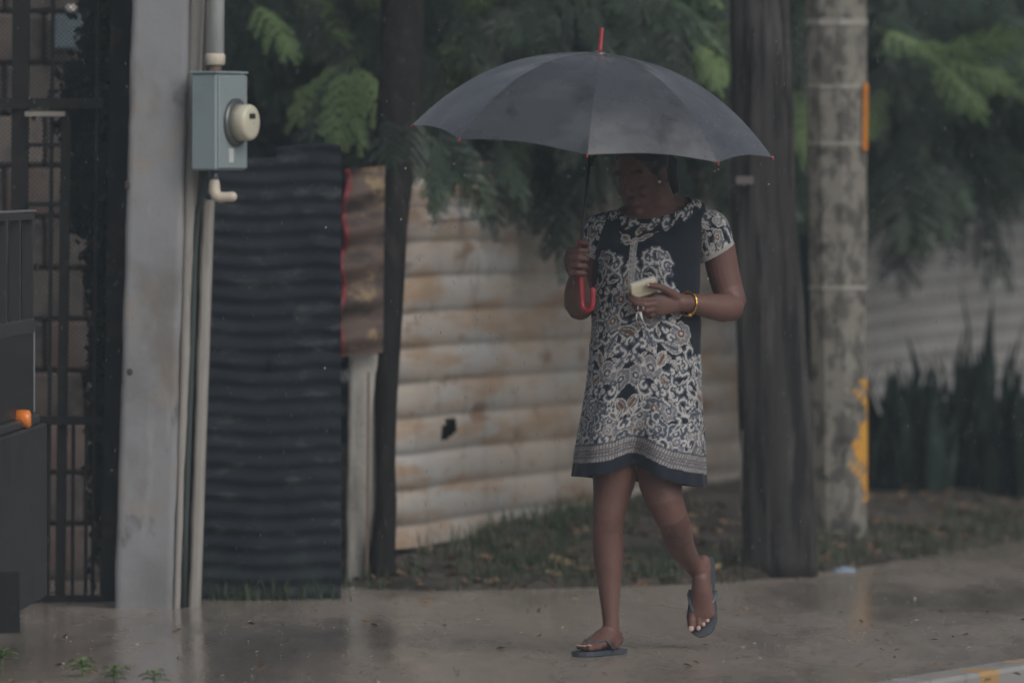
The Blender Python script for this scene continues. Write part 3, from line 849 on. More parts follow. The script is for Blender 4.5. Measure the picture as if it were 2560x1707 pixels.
# single hanging fronds one can tell apart: (base px, tip px, depth, material)
F1 = [((868, 150), (742, 262), 32.3, 'leaf_bright'), ((872, 150), (778, 300), 32.2, 'leaf'), ((874, 152), (836, 312), 32.1, 'leaf_bright'), ((880, 150), (905, 320), 32.1, 'leaf_bright'), ((884, 148), (968, 262), 32.2, 'leaf_bright'), ((850, 60), (740, 170), 33.3, 'leaf'),
      ((860, 40), (960, 150), 33.3, 'leaf'), ((760, 20), (690, 150), 33.4, 'leaf'), ((800, -20), (830, 130), 33.3, 'leaf'), ((700, -30), (720, 90), 33.6, 'leaf'), ((930, -40), (985, 60), 33.5, 'leaf'),
      ((1130, 60), (1050, 205), 33.1, 'leaf'), ((1140, 70), (1085, 300), 33.0, 'leaf_bright'), ((1150, 80), (1180, 270), 33.0, 'leaf_bright'), ((1090, 120), (1045, 290), 33.1, 'leaf'), ((1220, 40), (1290, 200), 33.2, 'leaf'), ((1180, 20), (1120, 120), 33.4, 'leaf'),
      ((1060, 200), (1060, 350), 33.2, 'leaf_bright'), ((1130, 230), (1135, 350), 33.2, 'leaf'), ((1255, 260), (1250, 388), 33.1, 'leaf_bright'), ((1300, 20), (1400, 120), 33.4, 'leaf'), ((1400, 0), (1380, 140), 33.3, 'leaf'), ((1520, 40), (1640, 130), 33.3, 'leaf_bright'),
      ((1500, 20), (1560, 160), 33.4, 'leaf'), ((1600, -20), (1680, 150), 33.6, 'leaf'), ((1700, 60), (1650, 230), 33.6, 'leaf'), ((1740, 20), (1820, 200), 33.4, 'leaf'), ((1790, -40), (1815, 120), 33.3, 'leaf_bright'), ((1760, 120), (1830, 300), 33.6, 'leaf'),
      ((1100, 330), (1085, 480), 33.4, 'leaf'), ((1150, 330), (1200, 500), 33.3, 'leaf'), ((1210, 340), (1225, 530), 33.4, 'leaf'), ((1290, 350), (1300, 500), 33.3, 'leaf'), ((1340, 340), (1360, 540), 33.5, 'leaf'), ((1400, 340), (1395, 580), 33.4, 'leaf'),
      ((1430, 360), (1470, 520), 33.5, 'leaf'), ((1480, 370), (1500, 470), 33.6, 'leaf'), ((1720, 330), (1700, 470), 34.2, 'leaf'), ((1770, 330), (1800, 480), 34.0, 'leaf'), ((1690, 350), (1735, 460), 34.4, 'leaf'), ((1810, 300), (1830, 430), 34.0, 'leaf'), ((1250, 330), (1270, 470), 33.6, 'leaf'),
      ((1990, 200), (2006, 330), 34.6, 'leaf_bright'), ((1985, 20), (2000, 180), 34.4, 'leaf'), ((1975, 350), (1990, 520), 35.5, 'leaf'), ((640, 250), (600, 430), 33.6, 'leaf'), ((700, 240), (640, 380), 33.8, 'leaf')]
for k in range(120):                # more single fronds hanging along the front of the crown
    px = random.uniform(600, 1770); y0 = random.uniform(-60, min(250, float(low(px)) - 120)); ln = random.uniform(110, 190)
    a = random.gauss(0, .65)
    F1.append(((px, y0), (px + ln * math.sin(a), y0 + ln * math.cos(a) * .95), random.uniform(32.5, 33.6), 'leaf' if random.random() < .92 else 'leaf_bright'))
for k in range(17):                 # tips that hang over the top of the beige fence
    px = random.uniform(1070, 1480); y0 = random.uniform(300, 360); ln = random.uniform(80, 165)
    F1.append(((px, y0), (px + random.gauss(0, 35), y0 + ln), fence_depth(px) - random.uniform(.15, .4), 'leaf'))
for k in range(5):                 # dark leaves round the trunk head
    px = random.uniform(860, 1040); y0 = random.uniform(220, 330)
    F1.append(((px, y0), (px + random.gauss(0, 40), y0 + random.uniform(90, 150)), random.uniform(31.2, 31.6), 'leaf'))
for (b0, b1, Y, key) in F1:
    if b0[1] >= 300 and 1000 < b0[0] < 1480: Y = min(Y, fence_depth(b0[0]) - .2)
    place_frond(t1, at(*b0, Y), at(*b1, Y - random.uniform(.05, .25)), key, random.uniform(.45, .8), random.uniform(-.5, .5))

# --- tree over the grey fence
t2 = tag(empty('overhanging_tree', (at(2420, 853, 44.5).x, 44.5, .1)), 'tree with bright feathery branch reaching over the grey fence', 'tree')
B2 = at(2420, 300, 44.5)
trunk(t2, [(B2.x, 44.5, -.1), (B2.x + .03, 44.5, .8), (B2.x - .05, 44.4, 1.8), (B2.x - .1, 44.0, 2.8), (B2.x - .1, 43.6, 3.8)], [.13, .11, .10, .09, .06])
for q, r in (((2250, -120, 38.0), .035), ((2500, -300, 38.5), .03), ((2700, -200, 42), .04), ((2150, -300, 40), .04)):
    e = at(*q); s0 = Vector((B2.x - .1, 44.0, 2.8)); trunk(t2, [s0, s0.lerp(e, .5) + Vector((0, 0, .2)), e], [.07, r, r * .5], 'limb')
low2 = lambda px: np.interp(px, [2100, 2180, 2300, 2360, 2450, 2560, 2700], [420, 450, 350, 290, 260, 290, 290])
crown_mesh('crown', rand_spots(420, (2120, 2760), (36.5, 43.0), (-260, 400), .7, 1.0, 1.5, keep=lambda px, py, Y: py < low2(px) - 70) + rand_spots(90, (2000, 2900), (37, 46.0), (-1300, -150), .5, 1.1, 1.9), M['leaf'], t2)
F2 = [((2190, 70), (2330, 130), 35.2, 'leaf_bright'), ((2260, 110), (2400, 120), 35.1, 'leaf_bright'), ((2340, 130), (2495, 105), 35.0, 'leaf_bright'), ((2350, 140), (2490, 190), 35.0, 'leaf_bright'), ((2330, 150), (2430, 235), 35.0, 'leaf_bright'), ((2250, 120), (2360, 230), 35.1, 'leaf'), ((2200, 130), (2260, 250), 35.2, 'leaf'),
      ((2180, 20), (2280, 70), 35.4, 'leaf'), ((2250, -20), (2380, 40), 35.6, 'leaf'), ((2330, -40), (2430, 70), 36.0, 'leaf'), ((2190, 200), (2210, 330), 35.6, 'leaf'), ((2280, 230), (2300, 360), 35.8, 'leaf'),
      ((2250, 400), (2255, 560), 35.4, 'leaf'), ((2265, 400), (2290, 592), 35.3, 'leaf'), ((2290, 400), (2350, 560), 35.4, 'leaf'), ((2300, 390), (2410, 505), 35.5, 'leaf'), ((2240, 390), (2190, 490), 35.6, 'leaf'), ((2330, 330), (2400, 440), 35.8, 'leaf'), ((2200, 330), (2200, 460), 36.0, 'leaf'), ((2260, 300), (2240, 440), 35.8, 'leaf'),
      ((2480, 260), (2500, 420), 38.0, 'leaf'), ((2530, 260), (2550, 440), 38.0, 'leaf'), ((2430, 240), (2440, 390), 38.4, 'leaf'), ((2580, 200), (2570, 400), 38.0, 'leaf')]
for k in range(60):
    px = random.uniform(2170, 2640); y0 = random.uniform(-60, float(low2(px)) - 190); ln = random.uniform(110, 180); a = random.gauss(.3, .7)
    F2.append(((px, y0), (px + ln * math.sin(a), y0 + ln * math.cos(a)), random.uniform(35.3, 36.8), 'leaf' if random.random() < .92 else 'leaf_bright'))
for (b0, b1, Y, key) in F2:
    place_frond(t2, at(*b0, Y), at(*b1, Y - random.uniform(.05, .25)), key, random.uniform(.45, .8), random.uniform(-.5, .5))

# --- dark trees that close the view behind the fences
def dark_tree(name_px, Y, wx, h, label, n, seed):
    r = np.random.default_rng(seed)
    base = Vector((at(name_px, 853, Y).x, Y, -.1))
    t = tag(empty('shade_tree', base), label, 'tree', 'dark trees behind the fences')
    trunk(t, [base, base + Vector((.05, 0, h * .35)), base + Vector((-.05, .1, h * .8))], [.16, .12, .06])
    for a in (.6, 2.4, 4.2):
        s0 = base + Vector((0, 0, h * .4)); e = s0 + Vector((math.cos(a) * wx * .6, math.sin(a) * wx * .5, h * .3)); trunk(t, [s0, s0.lerp(e, .5) + Vector((0, 0, .2)), e], [.09, .06, .03], 'limb')
    # leaf clumps: small folded leaves round many clump centres
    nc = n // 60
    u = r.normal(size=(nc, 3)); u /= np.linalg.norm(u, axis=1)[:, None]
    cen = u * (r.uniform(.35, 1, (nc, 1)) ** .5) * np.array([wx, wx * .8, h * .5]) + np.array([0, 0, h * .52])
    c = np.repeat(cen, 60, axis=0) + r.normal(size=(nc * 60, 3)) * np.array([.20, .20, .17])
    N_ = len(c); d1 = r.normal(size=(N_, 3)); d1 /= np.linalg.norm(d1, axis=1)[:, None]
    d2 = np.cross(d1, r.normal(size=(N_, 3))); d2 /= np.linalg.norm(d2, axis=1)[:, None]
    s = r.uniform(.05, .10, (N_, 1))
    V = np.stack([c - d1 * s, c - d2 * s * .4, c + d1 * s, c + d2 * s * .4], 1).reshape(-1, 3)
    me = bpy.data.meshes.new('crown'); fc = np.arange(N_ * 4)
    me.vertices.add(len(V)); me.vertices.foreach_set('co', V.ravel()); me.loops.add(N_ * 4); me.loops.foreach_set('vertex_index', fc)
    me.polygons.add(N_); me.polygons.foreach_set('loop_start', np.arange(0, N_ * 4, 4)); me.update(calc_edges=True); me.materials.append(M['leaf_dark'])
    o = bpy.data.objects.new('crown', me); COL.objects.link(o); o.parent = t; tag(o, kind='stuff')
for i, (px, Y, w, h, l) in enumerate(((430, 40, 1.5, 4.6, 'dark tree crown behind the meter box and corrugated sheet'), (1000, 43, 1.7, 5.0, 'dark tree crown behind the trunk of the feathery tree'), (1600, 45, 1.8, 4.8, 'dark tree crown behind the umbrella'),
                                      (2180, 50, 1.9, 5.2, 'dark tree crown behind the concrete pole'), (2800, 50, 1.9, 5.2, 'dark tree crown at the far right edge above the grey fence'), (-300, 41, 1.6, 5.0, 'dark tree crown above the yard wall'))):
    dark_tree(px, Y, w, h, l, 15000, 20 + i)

# --- spiky snake plants in front of the grey fence
def blade_mesh(seed):
    r = random.Random(seed); G = []
    for i in range(9):
        t = i / 8; w = .030 * (1 - t ** 2.6) * (0.75 + .6 * t * (1 - t) * 2)
        bend = .05 * t * t * r.uniform(.6, 1.4)
        tw = .5 * t * r.uniform(.5, 1)
        row = []
        for k in range(5):
            a = (k / 4 - .5) * 2
            x = a * w * math.cos(tw); y = a * w * math.sin(tw) - (1 - a * a) * w * .35 + bend
            row.append(Vector((x, y, t)))
        G.append(row)
    b = MB(); b.grid(G); me = b.mesh('leaf_blade'); me.materials.append(M['snake_leaf']); return me
BL = [blade_mesh(s) for s in range(4)]
SN = [(2168, 37.0, .50, 'hugging the concrete pole'), (2215, 36.6, .50, 'second from the concrete pole'), (2262, 37.0, .54, 'third from the concrete pole'), (2312, 36.5, .50, 'below the hanging leaf cluster'), (2352, 37.2, .52, 'just before the two tallest blades'),
      (2400, 36.8, .58, 'with tall blades rising'), (2440, 37.1, .76, 'with the tallest pointed blade'), (2484, 36.7, .70, 'beside the tallest pointed blade'), (2530, 37.0, .54, 'second from the photo edge'), (2575, 36.6, .66, 'cut by the photo edge')]
for (px, Y, h, w) in SN:
    bx = at(px, 853, Y).x; z = float(verge_h(bx, Y))
    s = tag(empty('snake_plant', (bx, Y, z)), 'dark spiky snake plant in the fence row, ' + w, 'plant', 'snake plants along the grey fence')
    for k in range(24):
        o = bpy.data.objects.new('leaf_blade', BL[k % 4]); COL.objects.link(o); o.parent = s
        a = random.uniform(0, 2 * PI); rr = random.uniform(.01, .11)
        tl = random.uniform(.0, .16) + rr * .5
        hh = min(h, .60) * random.uniform(.50, 1.16) if k else h * 1.26
        if k == 0: tl = .02
        o.matrix_local = Matrix.Translation((rr * math.cos(a), rr * math.sin(a), -.03)) @ Matrix.Rotation(a, 4, 'Z') @ Matrix.Rotation(tl, 4, 'Y') @ Matrix.Rotation(random.uniform(0, 6.3), 4, 'Z') @ Matrix.Diagonal((1.45, 1.45, hh, 1))

# --- weeds and grass along the verge
def grass_mesh(name, spots, m, hmin, hmax, wid, per, kind='stuff', parent=None, spread=.05):
    V, Fc = [], []
    for (x, y, z) in spots:
        for k in range(per):
            a = random.uniform(0, 2 * PI); h = random.uniform(hmin, hmax); ln = random.uniform(.2, .7) * h
            p = Vector((x + random.gauss(0, spread), y + random.gauss(0, spread), z - .01)); d = Vector((math.cos(a), math.sin(a), 0)); s = Vector((-d.y, d.x, 0)) * wid
            n = len(V)
            m1 = p + d * ln * .35 + Vector((0, 0, h * .6)); tp_ = p + d * ln + Vector((0, 0, h))
            V += [p - s, p + s, m1 + s * .8, m1 - s * .8, tp_]
            Fc += [(n, n + 1, n + 2, n + 3), (n + 3, n + 2, n + 4)]
    b = MB(); b.v = [tuple(v) for v in V]; b.f = Fc; b.sm = [False] * len(Fc)
    o = b.build(name, m, parent); tag(o, kind=kind); return o
sp = []
for i in range(330):
    x = random.uniform(-.75, 3.2); e = float(np.interp(x, EX, EY)); y = e + abs(random.gauss(.1, .55))
    if -.2 < x < 2.6 or random.random() < .6: sp.append((x, y, float(verge_h(x, y))))
for i in range(150):                                        # taller tufts at the foot of the beige fence
    s_ = random.uniform(-.05, 3.4); p = Vector((fa.x, fa.y, 0)) + fdir * s_ + fnrm * random.uniform(.06, .5)
    sp.append((p.x, p.y, float(verge_h(p.x, p.y))))
for i in range(22):                                        # strip below the dark sheet
    x = random.uniform(xa, xb); sp.append((x, SY - random.uniform(.02, .10), 0))
tag(grass_mesh('verge_grass', sp, M['grass'], .02, .11, .003, 8), 'short weedy grass and low weeds along the fence foot', 'grass')

# --- fallen leaves and grit
def flat_bits(name, spots, m, smin, smax, lift=.004):
    V, Fc = [], []
    for (x, y, z) in spots:
        a = random.uniform(0, 2 * PI); s = random.uniform(smin, smax); c, d = math.cos(a) * s, math.sin(a) * s
        n = len(V); p = Vector((x, y, z + lift)); u = Vector((c, d, random.uniform(-.15, .5) * s)); v = Vector((-d, c, random.uniform(-.2, .5) * s)) * .55
        V += [p - u, p - v * .9, p + u, p + v * .9 + Vector((0, 0, .3 * s))]; Fc += [(n, n + 1, n + 2), (n, n + 2, n + 3)]
    b = MB(); b.v = [tuple(v) for v in V]; b.f = Fc; b.sm = [False] * len(Fc); return tag(b.build(name, m), kind='stuff')
sp = []
for i in range(900):
    x = random.uniform(-.7, 3.6); y = float(np.interp(x, EX, EY)) + abs(random.gauss(.2, 1.6)); sp.append((x, y, float(verge_h(x, y))))
tag(flat_bits('verge_litter', sp, M['litter_leaf'], .012, .04, .01), 'brown fallen leaves scattered over the verge', 'leaves')
sp = [tuple(gnd(random.uniform(-100, 2660), 1460 + 250 * random.random() ** 1.3)) for i in range(260)]
sp = [p for p in sp if p[1] < np.interp(p[0], EX, EY)]
tag(flat_bits('pavement_litter', sp[:95], M['litter_leaf'], .006, .02), 'small brown leaf bits on the wet pavement', 'leaves')
tag(flat_bits('pavement_grit', sp[150:], M['pebble'], .004, .010), 'pale grit and splash specks on the wet pavement', 'grit')

def curled_leaf(px, py, size, m, label, rz):
    c = gnd(px, py); G = []
    for i in range(9):
        t = i / 8 * 2 - 1; w = .42 * (1 - t * t) ** .7 + .01; row = []
        for k in range(5):
            a = (k - 2) / 2
            row.append(c + Matrix.Rotation(rz, 3, 'Z') @ Vector((t * size, a * w * size, .008 + size * (.25 * t * t + .30 * a * a * (1 - t * t)))))
        G.append(row)
    b = MB(); b.grid(G); o = b.build('fallen_leaf', m, None, c); o.modifiers.new('thickness', 'SOLIDIFY').thickness = .0008
    return tag(o, label, 'leaf')
curled_leaf(1066, 1511, .022, M['yellow_leaf'], 'bright yellow fallen leaf on wet pavement near the tree', .5)
curled_leaf(1438, 1504, .018, M['pebble'], 'pale curled fallen leaf on the pavement behind the front foot', 1.2)
curled_leaf(915, 1560, .02, M['yellow_leaf'], 'dull yellow fallen leaf in front of the pale post', 2.2)
c = gnd(2112, 1428); b = MB(); G = []
for i in range(12):
    row = []
    for k in range(16):
        x = (k / 15 - .5) * .10; y = (i / 11 - .5) * .12; e = max(0, 1 - (2 * k / 15 - 1) ** 2) * max(0, 1 - (2 * i / 11 - 1) ** 2)
        row.append(Vector((c.x + x, c.y + y, float(verge_h(c.x + x, c.y + y)) * .5 + .004 + .030 * e ** .6 + .005 * math.sin(k * 2.1 + i * 1.3))))
    G.append(row)
b.grid(G); o = b.build('plastic_wrapper', M['plastic'], None, c); tag(o, 'crumpled pale blue plastic wrapper on the verge below the concrete pole', 'litter')

# --- dark creeper added on the yard side of the gate for its dark blotches
cr = tag(empty('added_creeper', (at(240, 853, 30.25).x, 30.25, 0)), 'dark creeper added behind the gate post for its dark blotches', 'plant')
trunk(cr, [at(268, 1500, 30.3), at(255, 1100, 30.3), at(240, 600, 30.3), at(228, 250, 30.3)], [.014, .012, .010, .006], 'stem')
V, Fc = [], []
for (cx_, cy_, sx_, sy_, n_) in ((262, 880, 16, 75, 1100), (252, 600, 18, 60, 700), (236, 420, 28, 80, 1200), (225, 250, 32, 50, 900), (250, 100, 24, 90, 900), (205, 470, 18, 40, 300), (258, 1150, 16, 140, 800), (205, 320, 22, 24, 300)):
    for k in range(n_):
        Yq = (30.05 if cx_ != 296 else 29.32) + random.uniform(-.08, .12) * (cx_ != 296)
        p = at(random.gauss(cx_, sx_), random.gauss(cy_, sy_), Yq)
        d1 = Vector((random.gauss(0, 1), random.gauss(0, .6), random.gauss(-.4, 1))).normalized() * random.uniform(.014, .026); d2 = d1.cross(Vector((random.random() - .5, -1, random.random() - .5))).normalized() * d1.length * .6
        n0 = len(V); V += [p - d1, p - d2, p + d1, p + d2]; Fc.append((n0, n0 + 1, n0 + 2, n0 + 3))
b = MB(); b.v = [tuple(v) for v in V]; b.f = Fc; b.sm = [False] * len(Fc)
tag(b.build('foliage', M['leaf_dark'], cr), kind='stuff')

# --- small fresh weeds at the near edge of the pavement
def weed(px, py, n, size, label):
    c = gnd(px, py); s = tag(empty('weed_plant', c), label, 'plant', 'weeds at the near pavement edge')
    b = MB(); b.loft([c, c + Vector((.004, 0, size * .8))], [.003, .002], n=6); b.build('stem', M['weed'], s)
    for k in range(n):
        a = k * 2.4 + random.uniform(-.3, .3); r0 = size * random.uniform(.6, 1.1); hz = size * (.25 + .6 * k / n)
        G = []
        for i in range(6):
            t = i / 5; w = .30 * r0 * math.sin(PI * min(1, .12 + .88 * t)) ** .8 * .6; d = Vector((math.cos(a), math.sin(a), 0)); sd_ = Vector((-d.y, d.x, 0))
            p = c + Vector((0, 0, hz)) + d * r0 * t + Vector((0, 0, r0 * (.55 * t - .55 * t * t)))
            G.append([p - sd_ * w, p + Vector((0, 0, -.004)), p + sd_ * w])
        q = MB(); q.grid(G); q.build('leaf', M['weed'], s)
weed(205, 1690, 12, .062, 'small light green weed with tilted leaves at bottom edge')
weed(285, 1708, 11, .06, 'small light green weed low at the bottom edge, middle of three')
weed(385, 1712, 9, .055, 'small sparse weed rightmost of the three at the bottom edge')
weed(6, 1662, 10, .06, 'small weed at the bottom corner under the mud flap')

# ================================================================== the person
PYD = 26.6
def W(px, py, dy=0.0): return at(px, py, PYD + dy)
M['skin'] = mat('brown_skin', (0.168, 0.089, 0.075), 0.50, 0.4, layers=[((0.125, 0.064, 0.055), 9.0, .42, .66, .8), ((0.195, 0.115, 0.098), 22.0, .55, .75, .5)], bump=(160.0, .12, .002))
M['nail'] = mat('pale_nail', (0.52, 0.36, 0.33), 0.3, 0.5)
M['hair'] = mat('black_hair', (0.010, 0.010, 0.013), 0.45, 0.5, bump=((14, 14, 90), .5, .004))
M['eye'] = mat('eye_white', (0.22, 0.19, 0.17), 0.25, 0.5)
M['iris'] = mat('dark_iris', (0.012, 0.008, 0.006), 0.2, 0.5)
M['lip'] = mat('brown_lip', (0.115, 0.05, 0.048), 0.4, 0.5)
M['sandal'] = mat('slate_rubber', (0.058, 0.072, 0.092), 0.5, 0.4, layers=[((0.10, 0.115, 0.13), 26.0, .55, .72, .6)])
M['strap'] = mat('slate_strap', (0.085, 0.105, 0.12), 0.45, 0.45)
M['gold'] = mat('gold', (0.85, 0.52, 0.13), 0.25, 0.5, metal=1.0)
M['pearl'] = mat('pearl_earring', (0.8, 0.8, 0.8), 0.2, 0.6)
M['dress'] = mat('printed_fabric', (.1, .1, .1), 0.8, 0.25, vcol='print', bump=(380.0, .15, .001), sheen=.1)
M['purse'] = mat('cream_leather', (0.62, 0.575, 0.42), 0.45, 0.45, layers=[((0.50, 0.44, 0.28), 14.0, .5, .7, .7)], bump=(90.0, .2, .002))
M['ribbon'] = mat('white_ribbon', (0.68, 0.68, 0.66), 0.5, 0.4)
M['steel'] = mat('key_steel', (0.55, 0.55, 0.54), 0.25, 0.5, metal=1.0)
M['canopy'] = mat('wet_black_nylon', (0.056, 0.062, 0.073), 0.40, 0.9, coat=.9, layers=[((0.088, 0.096, 0.108), (4, 4, 9), .48, .66, .8), ((0.028, 0.031, 0.036), (9, 9, 3), .56, .68, .8)], bump=[(7.0, .12, .02), (70.0, .10, .003)], rmod=(5.0, .38, .64, .20, .42))  # lighter patches put sky reflections into the colour; darker ones are wet
M['canopy'].node_tree.nodes['Principled BSDF'].inputs['Coat Roughness'].default_value = .16
M['red_plastic'] = mat('red_plastic', (0.40, 0.035, 0.048), 0.4, 0.5, layers=[((0.46, 0.075, 0.085), 18.0, .5, .7, .5)])
M['shaft'] = mat('umbrella_steel', (0.035, 0.036, 0.04), 0.35, 0.5, metal=.5)

person = tag(empty('person', gnd(1560, 1637)), 'person in navy and white printed dress walking under a black umbrella', 'person')

# --- body: closed tapered volumes grown into one skin
b = MB()
# torso and neck
b.loft([W(1600, 1090), W(1600, 1040), W(1602, 980), W(1606, 900), W(1610, 830), W(1614, 740), W(1620, 660), W(1628, 600), W(1634, 560, .005), W(1639, 533, .012), W(1640, 515, .018), W(1637, 490, .012), W(1628, 462, .0)],
       [(.085, .12), (.115, .15), (.12, .155), (.105, .145), (.10, .138), (.10, .14), (.108, .148), (.10, .15), (.070, .115), (.060, .082), (.056, .062), (.054, .056), (.054, .054)], ref=(0, -1, 0), n=28)
b.loft([W(1512, 566, .015), W(1562, 556, .02), W(1640, 546, .022), W(1712, 541, .02), W(1758, 556, .015)], [.034, .036, .042, .037, .034], ref=(0, -1, 0), n=18, roundcap=True)
# head: faces down and to the left of the picture
hy = math.radians(32); hp_ = math.radians(22)
hF = Vector((-math.sin(hy) * math.cos(hp_), -math.cos(hy) * math.cos(hp_), -math.sin(hp_)))
hS = Vector((math.cos(hy), -math.sin(hy), 0)); hU = hS.cross(hF).normalized()
if hU.z < 0: hU = -hU
HC = W(1602, 436, -.015)
def H(s, f, u): return HC + hS * s + hF * f + hU * u
def hel(s, f, u, a, c, d, **k): b.ell(H(s, f, u), (hS * a, hF * c, hU * d), **k)
hel(0, -.012, .035, .074, .092, .088, nu=28, nv=18)
hel(0, .020, -.02, .066, .066, .085, nu=24, nv=16)
hel(0, .030, -.062, .052, .052, .050, nu=20, nv=12)
hel(0, .064, -.098, .024, .020, .018)
hel(.033, .058, -.028, .026, .024, .024); hel(-.033, .058, -.028, .026, .024, .024)
hel(.030, .070, .030, .026, .014, .010); hel(-.030, .070, .030, .026, .014, .010)
b.loft([H(0, .078, .022), H(0, .090, .0), H(0, .102, -.020), H(0, .100, -.030)], [.008, .0095, .0135, .011], ref=hS, n=12, roundcap=True)
hel(.012, .088, -.027, .010, .011, .008); hel(-.012, .088, -.027, .010, .011, .008)
hel(0, .082, -.052, .023, .013, .0075); hel(0, .080, -.066, .021, .013, .0085)
for sg in (1, -1):
    hel(sg * .074, -.012, -.004, .009, .021, .031); hel(sg * .071, -.004, -.030, .008, .010, .012)
b.loft([W(1628, 488, .01), H(0, -.03, -.05)], [.052, .055], n=18)
b.loft([W(1640, 498, .03), W(1672, 506, .03), W(1705, 517, .028), W(1738, 534, .022)], [.032, .030, .028, .026], n=16, roundcap=True)
b.loft([W(1632, 500, .03), W(1600, 512, .03), W(1570, 530, .028), W(1540, 550, .022)], [.032, .028, .026, .024], n=16, roundcap=True)
# left arm (right in the picture), bent across the belly
b.loft([W(1752, 560, .015), W(1776, 580, .02), W(1796, 620, .028), W(1808, 680, .035), W(1820, 725, .035), W(1829, 755, .02), W(1826, 768, -.005), W(1806, 770, -.035), W(1778, 766, -.065), W(1745, 761, -.098), W(1718, 758, -.122), W(1700, 757, -.137)],
       [.034, .046, .053, .051, .048, .047, .046, .044, .040, .034, .028, .027], n=20, roundcap=True)
b.loft([W(1712, 757, -.127), W(1694, 756, -.142), W(1670, 757, -.158), W(1648, 760, -.170), W(1640, 762, -.174)], [(.027, .022), (.031, .021), (.036, .018), (.037, .014), (.034, .012)], ref=(0, 0, 1), n=18, roundcap=True)
for pts, r in ((((1650, 746, -.170), (1618, 750, -.188), (1594, 749, -.186), (1578, 737, -.178)), .0095), (((1648, 758, -.172), (1612, 763, -.192), (1588, 758, -.186), (1574, 745, -.176)), .0095),
               (((1648, 770, -.170), (1616, 777, -.186), (1594, 773, -.178), (1583, 763, -.162)), .009), (((1652, 781, -.160), (1628, 788, -.172), (1610, 785, -.165), (1601, 777, -.15)), .0078)):
    p = [W(*q) for q in pts]; b.loft(p, [r * 1.1, r, r * .92, r * .78], n=12, roundcap=True)
b.loft([W(1694, 744, -.150), W(1668, 726, -.182), W(1646, 716, -.199), W(1622, 713, -.202)], [.016, .0125, .011, .0085], n=12, roundcap=True)
# right arm (left in the picture), folded up to hold the umbrella
b.loft([W(1516, 566, .015), W(1502, 595, .022), W(1488, 640, .035), W(1470, 705, .045), W(1456, 750, .035), W(1449, 768, .01), W(1446, 758, -.03), W(1444, 735, -.075), W(1443, 712, -.115), W(1444, 692, -.142), W(1441, 678, -.152)],
       [.034, .046, .050, .046, .043, .043, .045, .042, .035, .028, .027], n=20, roundcap=True)
SHX = lambda y: 1500 + (1449 - 1500) * (y - 125) / (650 - 125)
b.loft([W(1442, 692, -.142), W(1434, 674, -.155), W(1431, 652, -.162), W(1434, 628, -.168)], [(.020, .028), (.017, .036), (.015, .040), (.013, .034)], ref=(-.75, -.65, 0), n=18, roundcap=True)
for k, y in enumerate((626, 645, 664, 682)):
    cx = SHX(y); r = (.0096, .0098, .0093, .008)[k]
    p = [W(cx - 21, y + 2, -.165), W(cx - 19, y, -.192), W(cx - 3, y - 1, -.205), W(cx + 15, y + 1, -.196), W(cx + 19, y + 3, -.178)]
    b.loft(p, [r * 1.1, r * 1.12, r, r * .95, r * .85], n=12, roundcap=True)
b.loft([W(1436, 655, -.152), W(1448, 632, -.150), W(1466, 616, -.165), W(1466, 607, -.190), W(1456, 606, -.203)], [.014, .0125, .0105, .0098, .008], n=12, roundcap=True)
# standing leg (left in the picture)
b.loft([W(1552, 1050, .0), W(1545, 1110, -.005), W(1539, 1165, -.01), W(1534, 1210, -.01), W(1527, 1255, -.012), W(1521, 1295, -.014), W(1519, 1325, -.004), W(1520, 1365, .006), W(1521, 1405, .008), W(1523, 1455, .006), W(1525, 1510, .004), W(1527, 1552, .004), W(1528, 1582, .008), W(1531, 1606, .014)],
       [.090, .084, .074, .065, .055, .049, .0475, .049, .046, .037, .029, .0255, .028, .026], n=24, roundcap=True)
b.ell(W(1518, 1298, -.030), ((.030, 0, 0), (0, .020, 0), (0, 0, .040)))
fh, ft = Vector((W(1546, 1620, .045).x, PYD + .052, .0)), Vector((W(1452, 1620, -.14).x, PYD - .125, .0))      # heel and toe on the ground
fd = (ft - fh); FL = fd.length; fd.normalize(); fs_ = Vector((-fd.y, fd.x, 0))
if fs_.x < 0: fs_ = -fs_
SO = .016
def FP(t, s, z): return fh + fd * (FL * t) + fs_ * s + Vector((0, 0, z + SO))
b.loft([FP(.06, 0, .030), FP(.16, 0, .038), FP(.30, 0, .040), FP(.46, 0, .031), FP(.62, 0, .021), FP(.76, 0, .015)], [(.026, .024), (.034, .029), (.036, .031), (.029, .035), (.021, .040), (.014, .040)], ref=(0, 0, 1), n=20, roundcap=True)
b.loft([W(1528, 1575, .006), FP(.22, 0, .045), FP(.42, 0, .034)], [.027, .033, .028], n=16)
toes_front = []
for k in range(5):
    s = (.030, .012, -.003, -.017, -.030)[k] * 1.0; L0, L1 = .76, (1.0, 1.0, .965, .925, .875)[k]; r = (.0125, .0095, .009, .0085, .0085)[k]
    b.loft([FP(L0 - .04 * k * .3, s * .95, .013), FP((L0 + L1) / 2, s, .014), FP(L1 - .03, s, .0105)], [r * 1.05, r, r * .9], ref=(0, 0, 1), n=12, roundcap=True)
    toes_front.append((FP(L1 - .015, s, .0105 + r * .75), r))
